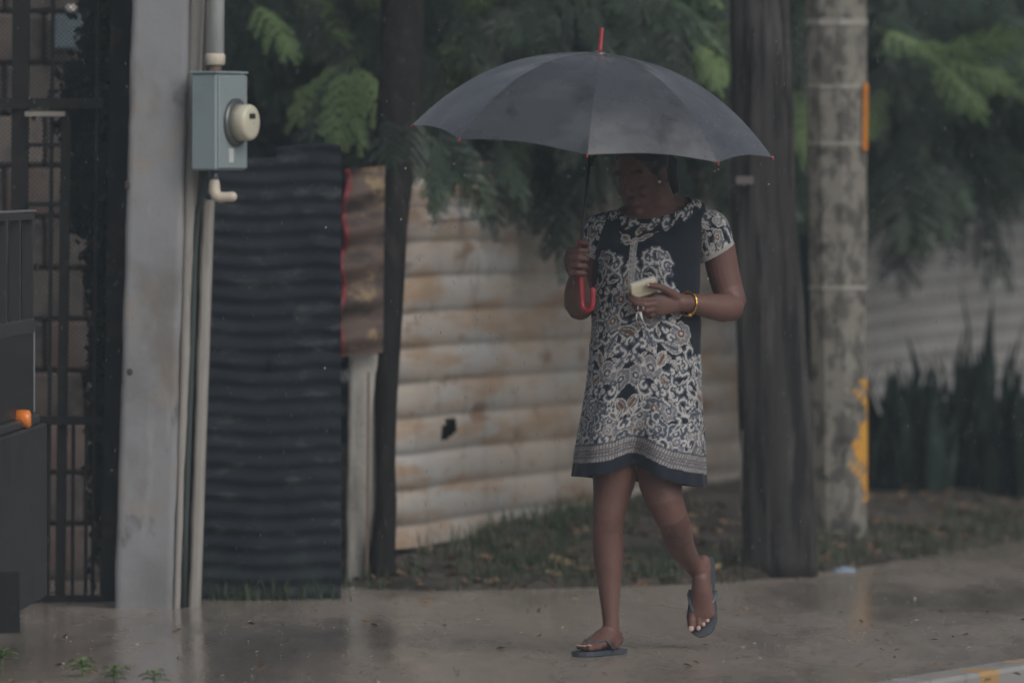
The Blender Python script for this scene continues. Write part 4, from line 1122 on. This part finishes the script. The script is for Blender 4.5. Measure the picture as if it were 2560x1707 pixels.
# raised leg (right in the picture): shin swings back, foot hangs toes down
b.loft([W(1648, 1050, .0), W(1648, 1110, -.02), W(1648, 1165, -.04), W(1652, 1212, -.055), W(1662, 1252, -.062), W(1676, 1286, -.050), W(1688, 1312, .000), W(1693, 1338, .07), W(1700, 1362, .15), W(1714, 1385, .22), W(1728, 1404, .275), W(1738, 1420, .31)],
       [.090, .084, .075, .067, .058, .052, .049, .049, .045, .037, .030, .028], n=24, roundcap=True)
b.ell(W(1672, 1286, -.076), ((.032, 0, 0), (0, .022, 0), (0, 0, .040)))
rh, rt = W(1762, 1402, .375), W(1752, 1586, .315)          # heel and toe ends of the hanging sole
rd = (rt - rh); RL = rd.length; rd.normalize()
rn = Vector((-.10, -.93, .25)); rn = (rn - rd * rn.dot(rd)).normalized()      # upper side of the foot, towards the camera
rs_ = rd.cross(rn).normalized()
if rs_.x < 0: rs_ = -rs_
def RP(t, s, z): return rh + rd * (RL * t) + rs_ * s + rn * (z + .008)
b.loft([RP(.05, 0, .028), RP(.16, -.002, .036), RP(.30, -.004, .040), RP(.46, 0, .032), RP(.62, .002, .022), RP(.76, .004, .015)], [(.026, .024), (.033, .028), (.034, .030), (.029, .034), (.021, .040), (.014, .041)], ref=rn, n=20, roundcap=True)
b.loft([W(1734, 1412, .295), RP(.20, -.004, .040), RP(.42, 0, .034)], [.029, .032, .028], n=16)
toes_back = []
for k in range(5):
    s = (-.029, -.006, .009, .021, .033)[k]; L1 = (.965, .955, .90, .845, .765)[k]; L0 = .72 - .035 * k; r = (.0125, .0098, .009, .0088, .0085)[k]
    b.loft([RP(L0, s * .92, .014), RP((L0 + L1) / 2, s, .016), RP(L1 - .03, s, .012)], [r * 1.1, r, r * .9], ref=rn, n=12, roundcap=True)
    toes_back.append((RP(L1 - .02, s, .012 + r * .8), r))

body = b.build('body', M['skin'], person)
rm = body.modifiers.new('skin', 'REMESH'); rm.mode = 'VOXEL'; rm.voxel_size = .0032; rm.use_smooth_shade = True
sm = body.modifiers.new('soft', 'SMOOTH'); sm.factor = .5; sm.iterations = 4
dg = bpy.context.evaluated_depsgraph_get()
bm_ = bpy.data.meshes.new_from_object(body.evaluated_get(dg))
body.modifiers.clear(); old = body.data; body.data = bm_; bm_.name = 'body'
if not bm_.materials: bm_.materials.append(M['skin'])
for p_ in bm_.polygons: p_.use_smooth = True

for lst, nn in ((toes_front, Vector((0, 0, 1))), (toes_back, rn)):
    for (p, r) in lst:
        q = MB(); ax = fd if lst is toes_front else rd; sx = ax.cross(nn)
        q.ell(p, (sx * r * .72, ax * r * .85, nn * .0028), 10, 6); q.build('toenail', M['nail'], person)
q = MB(); q.ell(W(1619, 712, -.2115), ((.0065, 0, 0), (0, .002, 0), (0, 0, .0055)), 10, 6); q.build('thumbnail', M['nail'], person)
for sg in (1, -1):
    q = MB(); q.ell(H(sg * .031, .0700, .006), (hS * .013, hF * .010, hU * .0038), 14, 8); e = q.build('eye', M['eye'], person)
    q = MB(); q.ell(H(sg * .031, .0762, .0055), (hS * .0052, hF * .0040, hU * .0022), 12, 8); q.build('iris', M['iris'], e)
q = MB()
q.ell(H(0, -.022, .045), (hS * .083, hF * .094, hU * .092), 28, 18)
q.loft([H(.0, -.085, .03), H(.035, -.105, -.01), W(1672, 448, .10), W(1682, 478, .105), W(1676, 490, .10)], [.045, .036, .030, .022, .008], n=16, roundcap=True)
q.build('hair', M['hair'], person)
q = MB(); q.ell(W(1648.5, 454, -.055), ((.0055, 0, 0), (0, .005, 0), (0, 0, .0055)), 12, 8); q.build('earring', M['pearl'], person)
q = MB(); c0 = W(1717, 757, -.124); axb = (W(1700, 757, -.137) - W(1745, 761, -.098)).normalized()
u_ = (Vector((0, 0, 1)) - axb * axb.z).normalized(); v_ = axb.cross(u_)
pts = [c0 + axb * (.010 * math.sin(a) - .004) + u_ * (.037 * math.cos(a) - .002) + v_ * (.033 * math.sin(a)) for a in [2 * PI * i / 40 for i in range(41)]]
q.loft(pts, [.0032 + .0012 * (i % 3 == 0) for i in range(41)], n=8); q.ell(pts[22], ((.009, 0, 0), (0, .006, 0), (0, 0, .006)), 10, 8)
q.build('bracelet', M['gold'], person)

# --- dress print, drawn into an array over (u: round the body from the front seam, v: above the hem), 1.25 mm per cell
RES = .00125
PU, PV = 1.30, 1.00
nu_, nv_ = int(PU / RES), int(PV / RES)
NAVY, WHITE, GREY, BLUE, BROWN, SKYG = (np.array(c) for c in ((.010, .0135, .024), (.50, .49, .48), (.185, .185, .20), (.065, .082, .115), (.15, .080, .052), (.29, .30, .33)))
def new_print(w, h, col): return np.tile(col, (h, w, 1)).astype(float)
def stamp(img, cu, cv, rad, fn):
    """fn(x, y) -> list of (mask, colour), painted in a window round the motif."""
    h, w = img.shape[:2]
    i0, i1 = max(0, int((cv - rad) / RES)), min(h, int((cv + rad) / RES) + 1)
    k0, k1 = max(0, int((cu - rad) / RES)), min(w, int((cu + rad) / RES) + 1)
    if i1 <= i0 or k1 <= k0: return
    yy, xx = np.mgrid[i0:i1, k0:k1]
    for m_, c in fn(xx * RES - cu, yy * RES - cv): img[i0:i1, k0:k1][m_] = c
def leaf_m(a, s, core=BROWN, fill=GREY, line=.0030):
    ca, sa = math.cos(a), math.sin(a)
    def fn(x, y):
        t = (x * ca + y * sa) / s; n = (-x * sa + y * ca) / s
        w = .40 * np.clip(1 - t * t, 0, 1) * (1 + .35 * t); d = np.abs(n)
        L = line / s
        return [((d < w + L * .3), WHITE), ((d < w - L), fill), ((d < w * .52 - L * .3), WHITE if s > .022 else fill), ((d < w * .45 - L * .5) & (np.abs(t) < .62), core)]
    return fn
def flower_m(s, petals, a=0.0, core=BROWN, fill=GREY):
    def fn(x, y):
        r = np.hypot(x, y) / s; th = np.arctan2(y, x) + a
        e = .84 + .15 * np.abs(np.cos(petals * th / 2)); L = .0030 / s
        sp_ = (np.cos(petals * th) > .55)
        return [((r < e), WHITE), ((r < e - L), fill), ((r < .62) & (r > .36) & sp_, SKYG), ((r < .40), WHITE), ((r < .40 - L * .8), core), ((r < .13), WHITE)]
    return fn
def curve_pts(kind, a, s, flip):
    t = np.linspace(0, 1, 60)
    if kind == 'spiral':
        th = t * 4.6; rr = s * (1 - .80 * t); x, y = rr * np.cos(th) - s * .2, rr * np.sin(th) * flip
    else:
        x, y = s * (2 * t - 1), s * .45 * np.sin(t * PI * 1.5) * flip
    ca, sa = math.cos(a), math.sin(a)
    return x * ca - y * sa, x * sa + y * ca
def scroll_m(kind, a, s, flip=1, w=.0030, halo=BLUE):
    cx_, cy_ = curve_pts(kind, a, s, flip)
    def fn(x, y):
        d = np.full(x.shape, 9.0)
        for p, q in zip(cx_, cy_): d = np.minimum(d, np.hypot(x - p, y - q))
        tq = np.full(x.shape, 9.0)
        for j in range(6, 60, 9):
            tq = np.minimum(tq, np.hypot(x - cx_[j] * 1.22, y - cy_[j] * 1.22))
        return [((d < w * 3.0) | (tq < w * 2.1), halo), ((tq < w * 1.35), WHITE), ((tq < w * .6), GREY), ((d < w), WHITE)]
    return fn
def scatter(img, region, n, seed, smin=.012, smax=.030, mirror=None):
    r = random.Random(seed); placed = []
    tries = 0
    while len(placed) < n and tries < n * 40:
        tries += 1
        u, v = r.uniform(0, img.shape[1] * RES), r.uniform(0, img.shape[0] * RES)
        if mirror is not None and u < mirror: continue
        if not region(u, v): continue
        s = r.uniform(smin, smax) if len(placed) > n * .3 else r.uniform((smin + smax) / 2, smax)
        if any((u - a) ** 2 + (v - c) ** 2 < (.70 * (s + q)) ** 2 for a, c, q in placed): continue
        placed.append((u, v, s))
    for (u, v, s) in placed:
        k = r.random(); a = r.uniform(0, 2 * PI); fl = r.choice((-1, 1)); pet = r.choice((5, 6, 8)); core = BROWN if r.random() < .35 else BLUE; fill = GREY if r.random() < .6 else BLUE
        for (uu, aa, ff) in ([(u, a, fl)] + ([(2 * mirror - u, PI - a, -fl)] if mirror is not None else [])):
            if k < .34: stamp(img, uu, v, s * 1.25, leaf_m(aa, s * 1.15, core, fill))
            elif k < .60: stamp(img, uu, v, s * 1.1, flower_m(s, pet, aa, core, fill))
            elif k < .88: stamp(img, uu, v, s * 1.7, scroll_m('spiral', aa, s * 1.1, ff))
            else: stamp(img, uu, v, s * 1.8, scroll_m('wave', aa, s * 1.3, ff))
UC = PU / 2
Pm = new_print(nu_, nv_, NAVY)
def top_edge(u):      # how high the all-over pattern climbs, by distance from the front seam
    d = abs(u - UC); return float(np.interp(d, [0, .03, .06, .10, .135, .150, .165, .21, .30], [.70, .68, .665, .70, .665, .58, .50, .44, .43]))
region = lambda u, v: .092 < v < top_edge(u) - .012
stampl = []
scatter(Pm, lambda u, v: region(u, v), 240, 3, .022, .042, UC)
scatter(Pm, lambda u, v: region(u, v) and tuple(Pm[min(nv_ - 1, int(v / RES)), min(nu_ - 1, int(u / RES))]) == tuple(NAVY), 170, 5, .008, .014, UC)
scatter(Pm, lambda u, v: .11 < v < .20 and abs(((u - UC) * 7.0) % 1 - .5) < .28, 90, 8, .010, .020, UC)
for (d, v, a, s) in ((.085, .675, 1.1, .034), (.055, .66, 2.0, .026), (.12, .66, .8, .03), (.128, .62, 1.7, .03)):
    for sg in (1, -1): stamp(Pm, UC + sg * d, v, s * 1.8, scroll_m('spiral', a if sg > 0 else PI - a, s, sg))
# centre column and neck ornament
for i in range(14):
    v = .50 + i * .0165
    stamp(Pm, UC, v, .02, flower_m(.0125, 4, PI / 4, BLUE, GREY))
for (u, v, a, s) in ((.030, .735, .9, .026), (.0, .765, PI / 2, .030), (.018, .715, .4, .018)):
    for sg in (1, -1): stamp(Pm, UC + sg * u, v, s * 1.4, leaf_m(a if sg > 0 else PI - a, s))
for (u, v, a, s) in ((.0, .825, PI / 2, .032), (.026, .838, .8, .024), (.014, .805, 1.2, .02)):
    for sg in (1, -1): stamp(Pm, UC + sg * u, v, s * 1.4, leaf_m(a if sg > 0 else PI - a, s))
stamp(Pm, UC, .835, .04, flower_m(.022, 8))
# --- the hem border: grey check, pale dashes, navy edge
vv = (np.arange(nv_) * RES)[:, None]; uu = (np.arange(nu_) * RES)[None, :]
band = (vv > .040) & (vv < .098); chk = ((uu % .010 < .0045) & (vv % .02 < .013))
Pm[np.broadcast_to(band, Pm.shape[:2])] = np.array((.135, .128, .14))
Pm[band & chk] = np.array((.36, .345, .345))
Pm[np.broadcast_to((np.abs(vv - .096) < .003) | (np.abs(vv - .068) < .002), Pm.shape[:2])] = np.array((.075, .08, .10))
Pm[np.broadcast_to(vv < .040, Pm.shape[:2])] = NAVY * 1.1

# --- dress body
PHC = math.radians(-17)                    # the front seam faces a little to the left of the picture
LV = [  # photograph row, centre, half width, half depth, front-lowering of the row
    (1204, 1598, .209, .165, 0), (1130, 1601, .200, .158, 0), (1000, 1610, .184, .150, 0), (860, 1614, .172, .143, 0), (750, 1617, .167, .138, 0), (650, 1619, .1635, .140, 0),
    (594, 1625, .164, .124, 6), (552, 1634, .164, .100, 34), (519, 1641, .150, .082, 50), (0, 1638, .112, .080, 0)]
def ring(L, ph):
    y, cx, a, d, low_ = LV[L]
    s, c = math.sin(ph), math.cos(ph)
    if L == len(LV) - 1:
        yy = 509 + 36 * c - 14 * s if c > 0 else 509 + 8 * c - 14 * s
    else:
        yy = y + low_ * (max(c, 0) ** 1.5) + (14 * s if L == 0 else 0)
    x = cx + a * 805 * s
    dy = -d * c
    if L >= 7: yy += -10 * s * (L == 8)
    return x, yy, dy
NR, NC = 360, 460
tk = np.linspace(0, len(LV) - 1, len(LV))
wgt = np.array([0, .09, .235, .40, .535, .665, .745, .82, .90, 1.0])
G = np.zeros((NR, NC, 3)); VV_ = np.zeros((NR, NC)); UU_ = np.zeros((NR, NC))
from itertools import accumulate
def pchip(xk, yk, x):
    h = np.diff(xk); d = np.diff(yk) / h; m_ = np.zeros_like(yk)
    for i in range(1, len(yk) - 1):
        if d[i - 1] * d[i] > 0: m_[i] = 2 / (1 / d[i - 1] + 1 / d[i])
    m_[0], m_[-1] = d[0], d[-1]
    i = np.clip(np.searchsorted(xk, x) - 1, 0, len(h) - 1); t = (x - xk[i]) / h[i]
    return yk[i] * (1 + 2 * t) * (1 - t) ** 2 + h[i] * m_[i] * t * (1 - t) ** 2 + yk[i + 1] * t * t * (3 - 2 * t) + h[i] * m_[i + 1] * t * t * (t - 1)
tt = np.linspace(0, 1, NR)
PHN = math.radians(-5)
for k in range(NC):
    ph = -PI + 2 * PI * k / NC
    P_ = np.array([ring(L, ph) for L in range(len(LV))])
    x, y, dy = (pchip(wgt, P_[:, j], tt) for j in range(3))
    low_ = np.clip((y - 930) / 270, 0, 1) ** 1.6
    g = math.exp(-(abs(ph - PHN) / .22) ** 1.5)
    y = y - 27 * low_ * math.exp(-(abs(ph - PHN) / .30) ** 1.6) - 14 * low_ * math.exp(-((ph - PHN) / .7) ** 2)                 # the cloth rides up between the striding legs
    dy = dy + .085 * low_ * g
    dy = dy - .030 * low_ * (math.exp(-((ph - .55) / .35) ** 2) + .7 * math.exp(-((ph + .62) / .35) ** 2))
    bust = math.exp(-((ph - PHC - .5) / .36) ** 2) + math.exp(-((ph - PHC + .5) / .36) ** 2)
    dy = dy - .016 * bust * np.exp(-((y - 665) / 50) ** 2)
    fold = .0045 * (np.sin(ph * 7 + 1) + .7 * np.sin(ph * 12.3 + y * .004)) * np.clip((y - 700) / 400, 0, 1) + .0025 * np.sin(y * .05 + 3 * ph) * np.exp(-((y - 790) / 90) ** 2) + .002 * np.sin(y * .021 + 5 * ph)
    s, c = math.sin(ph), math.cos(ph)
    x = x + fold * 805 * s; dy = dy - fold * c
    pts = np.array([at(a, b2, PYD + d) for a, b2, d in zip(x, y, dy)])
    G[:, k] = pts
    VV_[:, k] = tt
# arc-length coordinates for the print
for i in range(NR):
    seg = np.linalg.norm(np.diff(np.vstack([G[i], G[i, :1]]), axis=0), axis=1)
    s = np.concatenate([[0], np.cumsum(seg)])[:NC]
    kc = int(round((PHC + PI) / (2 * PI) * NC)); tot = seg.sum()
    uu_ = s - s[kc]; uu_[uu_ > tot / 2] -= tot; uu_[uu_ < -tot / 2] += tot
    UU_[i] = uu_
dv = np.linalg.norm(np.diff(G, axis=0), axis=2)
Vc = np.concatenate([np.zeros((1, NC)), np.cumsum(dv, axis=0)])
def sample(img, u, v):
    i = np.clip((v / RES).astype(int), 0, img.shape[0] - 1); k = np.clip((u / RES).astype(int), 0, img.shape[1] - 1)
    return img[i, k]
cols = sample(Pm, UU_ + UC, Vc)
# neckline ornament: pale scrolls in a band below the neck edge
Vtop = Vc[-1][None, :] - Vc
Nk = new_print(nu_, 90, NAVY)
scatter(Nk, lambda u, v: .004 < v < .05, 46, 21, .009, .017, UC)
for side in (-1, 1):
    for j in range(9): stamp(Nk, UC + side * (.03 + .045 * j), .022, .03, scroll_m('spiral', j * 1.3, .016, side))
nk = sample(Nk, UU_ + UC, np.clip(Vtop, 0, .11))
msk = (Vtop < .036 + .016 * np.sin(UU_ * 95)) & (np.abs(UU_) < .5)
cols[msk] = nk[msk]

def grid_object(name, G, cols, parent, m, closed=True, flip=False):
    nr, nc = G.shape[:2]; off = np.array(origin_of(parent))
    V = (G - off).reshape(-1, 3); I = np.arange(nr * nc).reshape(nr, nc)
    A, B_ = (I[:-1], I[1:])
    R1 = np.roll(A, -1, 1) if closed else A[:, 1:]; R2 = np.roll(B_, -1, 1) if closed else B_[:, 1:]
    A_, B2_ = (A, B_) if closed else (A[:, :-1], B_[:, :-1])
    Fq = np.stack([A_, R1, R2, B2_], -1).reshape(-1, 4)
    if flip: Fq = Fq[:, ::-1]
    me = bpy.data.meshes.new(name)
    me.vertices.add(len(V)); me.vertices.foreach_set('co', V.ravel()); me.loops.add(Fq.size); me.loops.foreach_set('vertex_index', Fq.ravel())
    me.polygons.add(len(Fq)); me.polygons.foreach_set('loop_start', np.arange(0, Fq.size, 4)); me.polygons.foreach_set('use_smooth', [True] * len(Fq)); me.update(calc_edges=True)
    ca = me.color_attributes.new('print', 'FLOAT_COLOR', 'POINT')
    ca.data.foreach_set('color', np.concatenate([cols.reshape(-1, 3), np.ones((len(V), 1))], 1).astype(np.float32).ravel())
    me.materials.append(m); o = bpy.data.objects.new(name, me); COL.objects.link(o); o.parent = parent
    return o
dress = grid_object('dress', G, cols, person, M['dress'])
th_ = dress.modifiers.new('cloth', 'SOLIDIFY'); th_.thickness = .003; th_.offset = -1; dress.modifiers.new('crisp', 'EDGE_SPLIT').split_angle = 1.0

# --- sleeves
Sl = new_print(int(.5 / RES), int(.2 / RES), NAVY)
scatter(Sl, lambda u, v: True, 60, 31, .014, .026)
scatter(Sl, lambda u, v: tuple(Sl[min(Sl.shape[0] - 1, int(v / RES)), min(Sl.shape[1] - 1, int(u / RES))]) == tuple(NAVY), 120, 33, .005, .011)
Sl[:6] = WHITE * .8
def sleeve(ctrl, rads):
    P_ = np.array([tuple(W(*c)) for c in ctrl]); tk_ = np.linspace(0, 1, len(P_)); t2 = np.linspace(0, 1, 90)
    pth = np.stack([pchip(tk_, P_[:, j], t2) for j in range(3)], 1); rr = pchip(tk_, np.array(rads), t2)
    nc = 200; Gs = np.zeros((90, nc, 3)); U = np.zeros((90, nc)); V = np.zeros((90, nc))
    tg = Vector(P_[-1] - P_[0]).normalized()
    for i in range(90):
        u = Vector((0, -1, 0)); u = (u - tg * u.dot(tg)).normalized(); v = tg.cross(u)
        for k in range(nc):
            a = 2 * PI * k / nc
            r = rr[i] * (1 + .035 * math.sin(3 * a + i * .05) * i / 90)
            Gs[i, k] = np.array(Vector(pth[i]) + (u * math.cos(a) + v * math.sin(a)) * r)
            U[i, k] = (a * .056) % .5; V[i, k] = (1 - i / 89) * .115
    return grid_object('sleeve', Gs, sample(Sl, U, V), dress, M['dress'], flip=True)
s1 = sleeve([(1738, 540, .012), (1757, 552, .015), (1778, 580, .022), (1792, 632, .030)], [.036, .052, .0595, .0590])
s2 = sleeve([(1530, 545, .012), (1516, 560, .015), (1503, 595, .024), (1489, 640, .036)], [.036, .050, .057, .0575])
for s_ in (s1, s2):
    q = s_.modifiers.new('cloth', 'SOLIDIFY'); q.thickness = .003; q.offset = -1; s_.modifiers.new('crisp', 'EDGE_SPLIT').split_angle = 1.0

# --- flip-flops
def flip_flop(origin, along, side, up, L, inner, postt, posts):
    f_ = empty('flip_flop', (0, 0, 0)); f_.parent = person
    f_.location = Vector(origin) - person.location
    out = [(0, .026), (.06, .032), (.2, .034), (.4, .036), (.6, .046), (.75, .050), (.88, .044), (.96, .028), (1.0, .006)]
    ring_ = [(t * L, w) for t, w in out] + [(t * L, -w * (1.0 if t < .5 else .96)) for t, w in out[::-1]]
    fine = []
    for i in range(len(ring_)):
        a, c = ring_[i], ring_[(i + 1) % len(ring_)]
        for j in range(4): fine.append((a[0] + (c[0] - a[0]) * j / 4, a[1] + (c[1] - a[1]) * j / 4))
    o_ = Vector(origin); vs_ = []
    for z in (-.006, .008):
        for (x, y) in fine: vs_.append(o_ + along * x + side * y + up * z)
    n_ = len(fine); q = MB()
    q.add(vs_, [tuple(range(n_ - 1, -1, -1)), tuple(range(n_, 2 * n_))] + [(i, (i + 1) % n_, n_ + (i + 1) % n_, n_ + i) for i in range(n_)], False)
    q.build('sole', M['sandal'], f_)
    tp_ = o_ + along * (L * postt) + side * posts + up * .024
    q = MB(); q.loft([o_ + along * (L * postt) + side * posts, tp_], [.004, .005], n=8); q.build('toe_post', M['strap'], f_)
    for sg in (1, -1):
        e = o_ + along * (L * .42) + side * (sg * .038) + up * .006
        mid = o_ + along * (L * .58) + side * (sg * .034) + up * .040
        q = MB(); q.loft([tp_, tp_.lerp(mid, .5) + up * .006, mid, mid.lerp(e, .6) + side * sg * .004, e], [(.003, .006), (.003, .008), (.003, .009), (.003, .009), (.003, .008)], ref=up, n=10); q.build('strap', M['strap'], f_)
    return f_
flip_flop(fh - fd * .012 + Vector((0, 0, .008)), fd, fs_, Vector((0, 0, 1)), FL + .030, 1, .80, .020)
flip_flop(rh - rd * .012, rd, rs_, rn, RL + .020, 1, .80, -.017)

# ================================================================== umbrella
um = tag(empty('umbrella', W(1462, 780, -.17)), 'open black umbrella with red tip and red hooked handle', 'umbrella')
uc = W(1480, 354, -.185)
uN = Vector((math.sin(math.radians(5.0)), -math.sin(math.radians(4.6)), 1)).normalized()
uX = (Vector((1, 0, 0)) - uN * uN.x).normalized(); uY = uN.cross(uX)
UR, UD = .5585, .272
def prof(r):      # rib height above the rim plane for radius fraction r
    return UD * (1 - (.62 * r ** 2 + .38 * r ** 3.2)) 
PH0 = math.radians(-90 - 2)
def rib_pt(k, r, dz=0.0):
    a = PH0 + k * PI / 4
    return uc + (uX * math.cos(a) + uY * math.sin(a)) * (UR * r) + uN * (prof(r) + dz)
nr_, nc_ = 26, 16
for k in range(8):
    Gp = []
    for i in range(nr_ + 1):
        r = .018 + (1 - .018) * i / nr_
        row = []
        for j in range(nc_ + 1):
            s = j / nc_; e = 4 * s * (1 - s)
            rr = r * (1 - .022 * e * (r ** 3))
            a_, c_ = rib_pt(k, rr), rib_pt(k + 1, rr)
            chord = a_.lerp(c_, s)
            ang = PH0 + (k + s) * PI / 4
            arc = uc + (uX * math.cos(ang) + uY * math.sin(ang)) * (UR * rr) + uN * prof(rr)
            p = chord.lerp(arc, .30)
            p = p + uN * (-.006 * e * r * (1 - r) * 4 + .0022 * math.sin(s * 19 + k * 2.3) * max(0, 1 - r * 3.4) + .0016 * math.sin(r * 17 + s * 6 + k) * e)
            row.append(p)
        Gp.append(row)
    q = MB(); q.grid(Gp); o = q.build('canopy_panel', M['canopy'], um)
    md = o.modifiers.new('cloth', 'SOLIDIFY'); md.thickness = .0012; md.offset = -1; o.modifiers.new('crisp', 'EDGE_SPLIT').split_angle = .7
    q = MB(); q.loft([rib_pt(k, .02 + .98 * i / 16, -.004) for i in range(17)], [.0022] * 17, n=6); rb = q.build('rib', M['shaft'], um)
    q = MB(); q.loft([rib_pt(k, .52, -.006), uc + uN * (-.06)], [.002, .002], n=6); q.build('stretcher', M['shaft'], rb)
    t_ = rib_pt(k, 1.0); dd = (t_ - rib_pt(k, .96)).normalized()
    q = MB(); q.loft([t_ - dd * .004, t_ + dd * .004, t_ + dd * .010], [.0026, .0030, .002], n=8); q.build('rib_tip', M['red_plastic'], um)
apex = uc + uN * UD
sd_ = (W(1449, 650, -.172) - apex).normalized()
q = MB(); q.loft([apex, W(1449, 650, -.172), W(1447, 690, -.170)], [.0052] * 3, n=10); q.build('shaft', M['shaft'], um)
q = MB(); q.loft([uc - uN * .05 , uc - uN * .075], [.010, .010], n=12); q.build('runner', M['shaft'], um)
fd1 = uN
q = MB(); q.loft([apex - uN * .002, apex + uN * .006, apex + uN * .010], [.024, .020, .006], n=16); q.build('top_cap', M['canopy'], um)
q = MB(); q.loft([apex + uN * .004, apex + uN * .016, apex + uN * .018, apex + uN * .078, apex + uN * .081], [.0078, .0078, .0068, .0062, .0048], n=14); q.build('finial', M['red_plastic'], um)
hk = [W(1450, 603, -.172), W(1449, 640, -.172), W(1451, 690, -.171), W(1454, 730, -.171), W(1456, 752, -.172)]
cxh, cyh, rxh, ryh = 1468.5, 756, 13.5, 20
for a in np.linspace(PI * .98, PI * .02 - .1, 12): hk.append(W(cxh + rxh * math.cos(a), cyh + ryh * math.sin(a), -.173 - .020 * (1 - math.cos(PI - a)) / 2))
hk += [W(1483, 738, -.194), W(1482, 725, -.195)]
q = MB(); q.loft(hk, [.0085] * len(hk), n=14, roundcap=True); q.build('handle', M['red_plastic'], um)

# ================================================================== purse and key fob in the other hand
pu = tag(empty('coin_purse', W(1608, 742, -.18)), 'small cream purse held in the hand with the gold bracelet', 'purse')
pc = W(1609, 721, -.172)
e1 = (W(1641, 703, -.165) - W(1574, 724, -.182)).normalized(); e3 = Vector((.10, -.30, 1)); e3 = (e3 - e1 * e3.dot(e1)).normalized(); e2 = e3.cross(e1)
PRm = Matrix((e1, e2, e3)).transposed()
q = MB(); q.box(pc, (.088, .030, .050), PRm, .008); po_ = q.build('purse_body', M['purse'], pu)
q = MB(); q.box(pc + e3 * .024, (.082, .020, .008), PRm, .003); q.build('zip_top', M['ribbon'], pu)
q = MB(); q.box(pc - e2 * .0155 + e3 * .008, (.086, .003, .022), PRm, .001); q.build('flap', M['purse'], pu)
kf = tag(empty('key_fob', W(1600, 770, -.19)), 'white ribbon key fob with ring dangling under the fingers', 'key fob')
q = MB(); q.torus(W(1600, 772, -.192), (.8, -.5, .1), .013, .0013); q.build('key_ring', M['steel'], kf)
def ribbon(pts, w, name, m):
    Gq = []
    for i, p in enumerate(pts):
        c = W(*p); a = .5 + .5 * i; sv = Vector((math.cos(a), math.sin(a) * .6, .15)) * w
        Gq.append([c - sv, c, c + sv])
    q = MB(); q.grid(Gq); o = q.build(name, m, kf); o.modifiers.new('thickness', 'SOLIDIFY').thickness = .0015
ribbon([(1597, 782, -.193), (1592, 786, -.195), (1590, 796, -.195), (1593, 806, -.193)], .006, 'ribbon_tail', M['ribbon'])
ribbon([(1600, 780, -.196), (1603, 790, -.198), (1607, 802, -.197), (1612, 812, -.195), (1614, 820, -.194)], .0052, 'ribbon_tail', M['ribbon'])
ribbon([(1589, 783, -.197), (1596, 781, -.199), (1604, 781, -.199)], .004, 'ribbon_knot', M['ribbon'])
q = MB(); q.loft([W(1608, 762, -.195), W(1608, 776, -.196)], [(.0015, .0045), (.0015, .0035)], n=8); q.build('key', M['steel'], kf)

# ================================================================== rain
M['water'] = mat('rain_water', (0.92, 0.94, 0.96), 0.05, 0.5, trans=.97)
q = MB()
ico = [(0, 0, 1), (.894, 0, .447), (.276, .851, .447), (-.724, .526, .447), (-.724, -.526, .447), (.276, -.851, .447), (.724, .526, -.447), (-.276, .851, -.447), (-.894, 0, -.447), (-.276, -.851, -.447), (.724, -.526, -.447), (0, 0, -1)]
icf = [(0, 1, 2), (0, 2, 3), (0, 3, 4), (0, 4, 5), (0, 5, 1), (1, 6, 2), (2, 7, 3), (3, 8, 4), (4, 9, 5), (5, 10, 1), (6, 7, 2), (7, 8, 3), (8, 9, 4), (9, 10, 5), (10, 6, 1), (11, 7, 6), (11, 8, 7), (11, 9, 8), (11, 10, 9), (11, 6, 10)]
def drop(c, r, h): q.add([Vector(c) + Vector((x * r, y * r, z * h)) for x, y, z in ico], icf, True)
for i in range(3600):
    Y = random.uniform(15, 31); drop(at(random.uniform(-300, 2860), random.uniform(-200, 1640), Y), random.uniform(.0006, .0010), random.uniform(.004, .007))
for (x, y) in ((1014, 421), (1135, 410), (1163, 438), (1460, 421), (1787, 428), (1796, 424), (1922, 461), (1003, 548), (1137, 568), (1933, 393), (815, 568), (812, 920), (1770, 696)):
    drop(at(x, y, PYD - .15 + random.uniform(-.1, .1)), .0032, .0042)
tag(q.build('rain', M['water']), 'falling raindrops and drips off the umbrella rim', 'rain', kind='stuff')
# splash crowns on the wet pavement
q = MB()
for i in range(170):
    c = gnd(random.uniform(-100, 2660), random.uniform(1470, 1720))
    if c.y > np.interp(c.x, EX, EY): continue
    for k in range(2):
        a = k * 1.05 + random.random(); d = Vector((math.cos(a) * .008, math.sin(a) * .008, random.uniform(.004, .018))); drop(c + d, .0014, .0030)
tag(q.build('splashes', M['water']), 'small rain splashes on the wet pavement', 'rain', kind='stuff')

# ================================================================== rain haze
hz = MB(); hz.box((0, 200, 2.9), (640, 640, 8.2), None)
ho = hz.build('haze', None)
hm = bpy.data.materials.new('rain_haze'); hm.use_nodes = True
ht = hm.node_tree; ht.nodes.clear()
out_ = ht.nodes.new('ShaderNodeOutputMaterial'); pv = ht.nodes.new('ShaderNodeVolumePrincipled')
pv.inputs['Color'].default_value = (.74, .89, 1.0, 1); pv.inputs['Density'].default_value = .0024; pv.inputs['Anisotropy'].default_value = .2
ht.links.new(pv.outputs[0], out_.inputs['Volume']); ho.data.materials.append(hm)
tag(ho, 'pale rain haze filling the whole street', 'haze', kind='stuff')
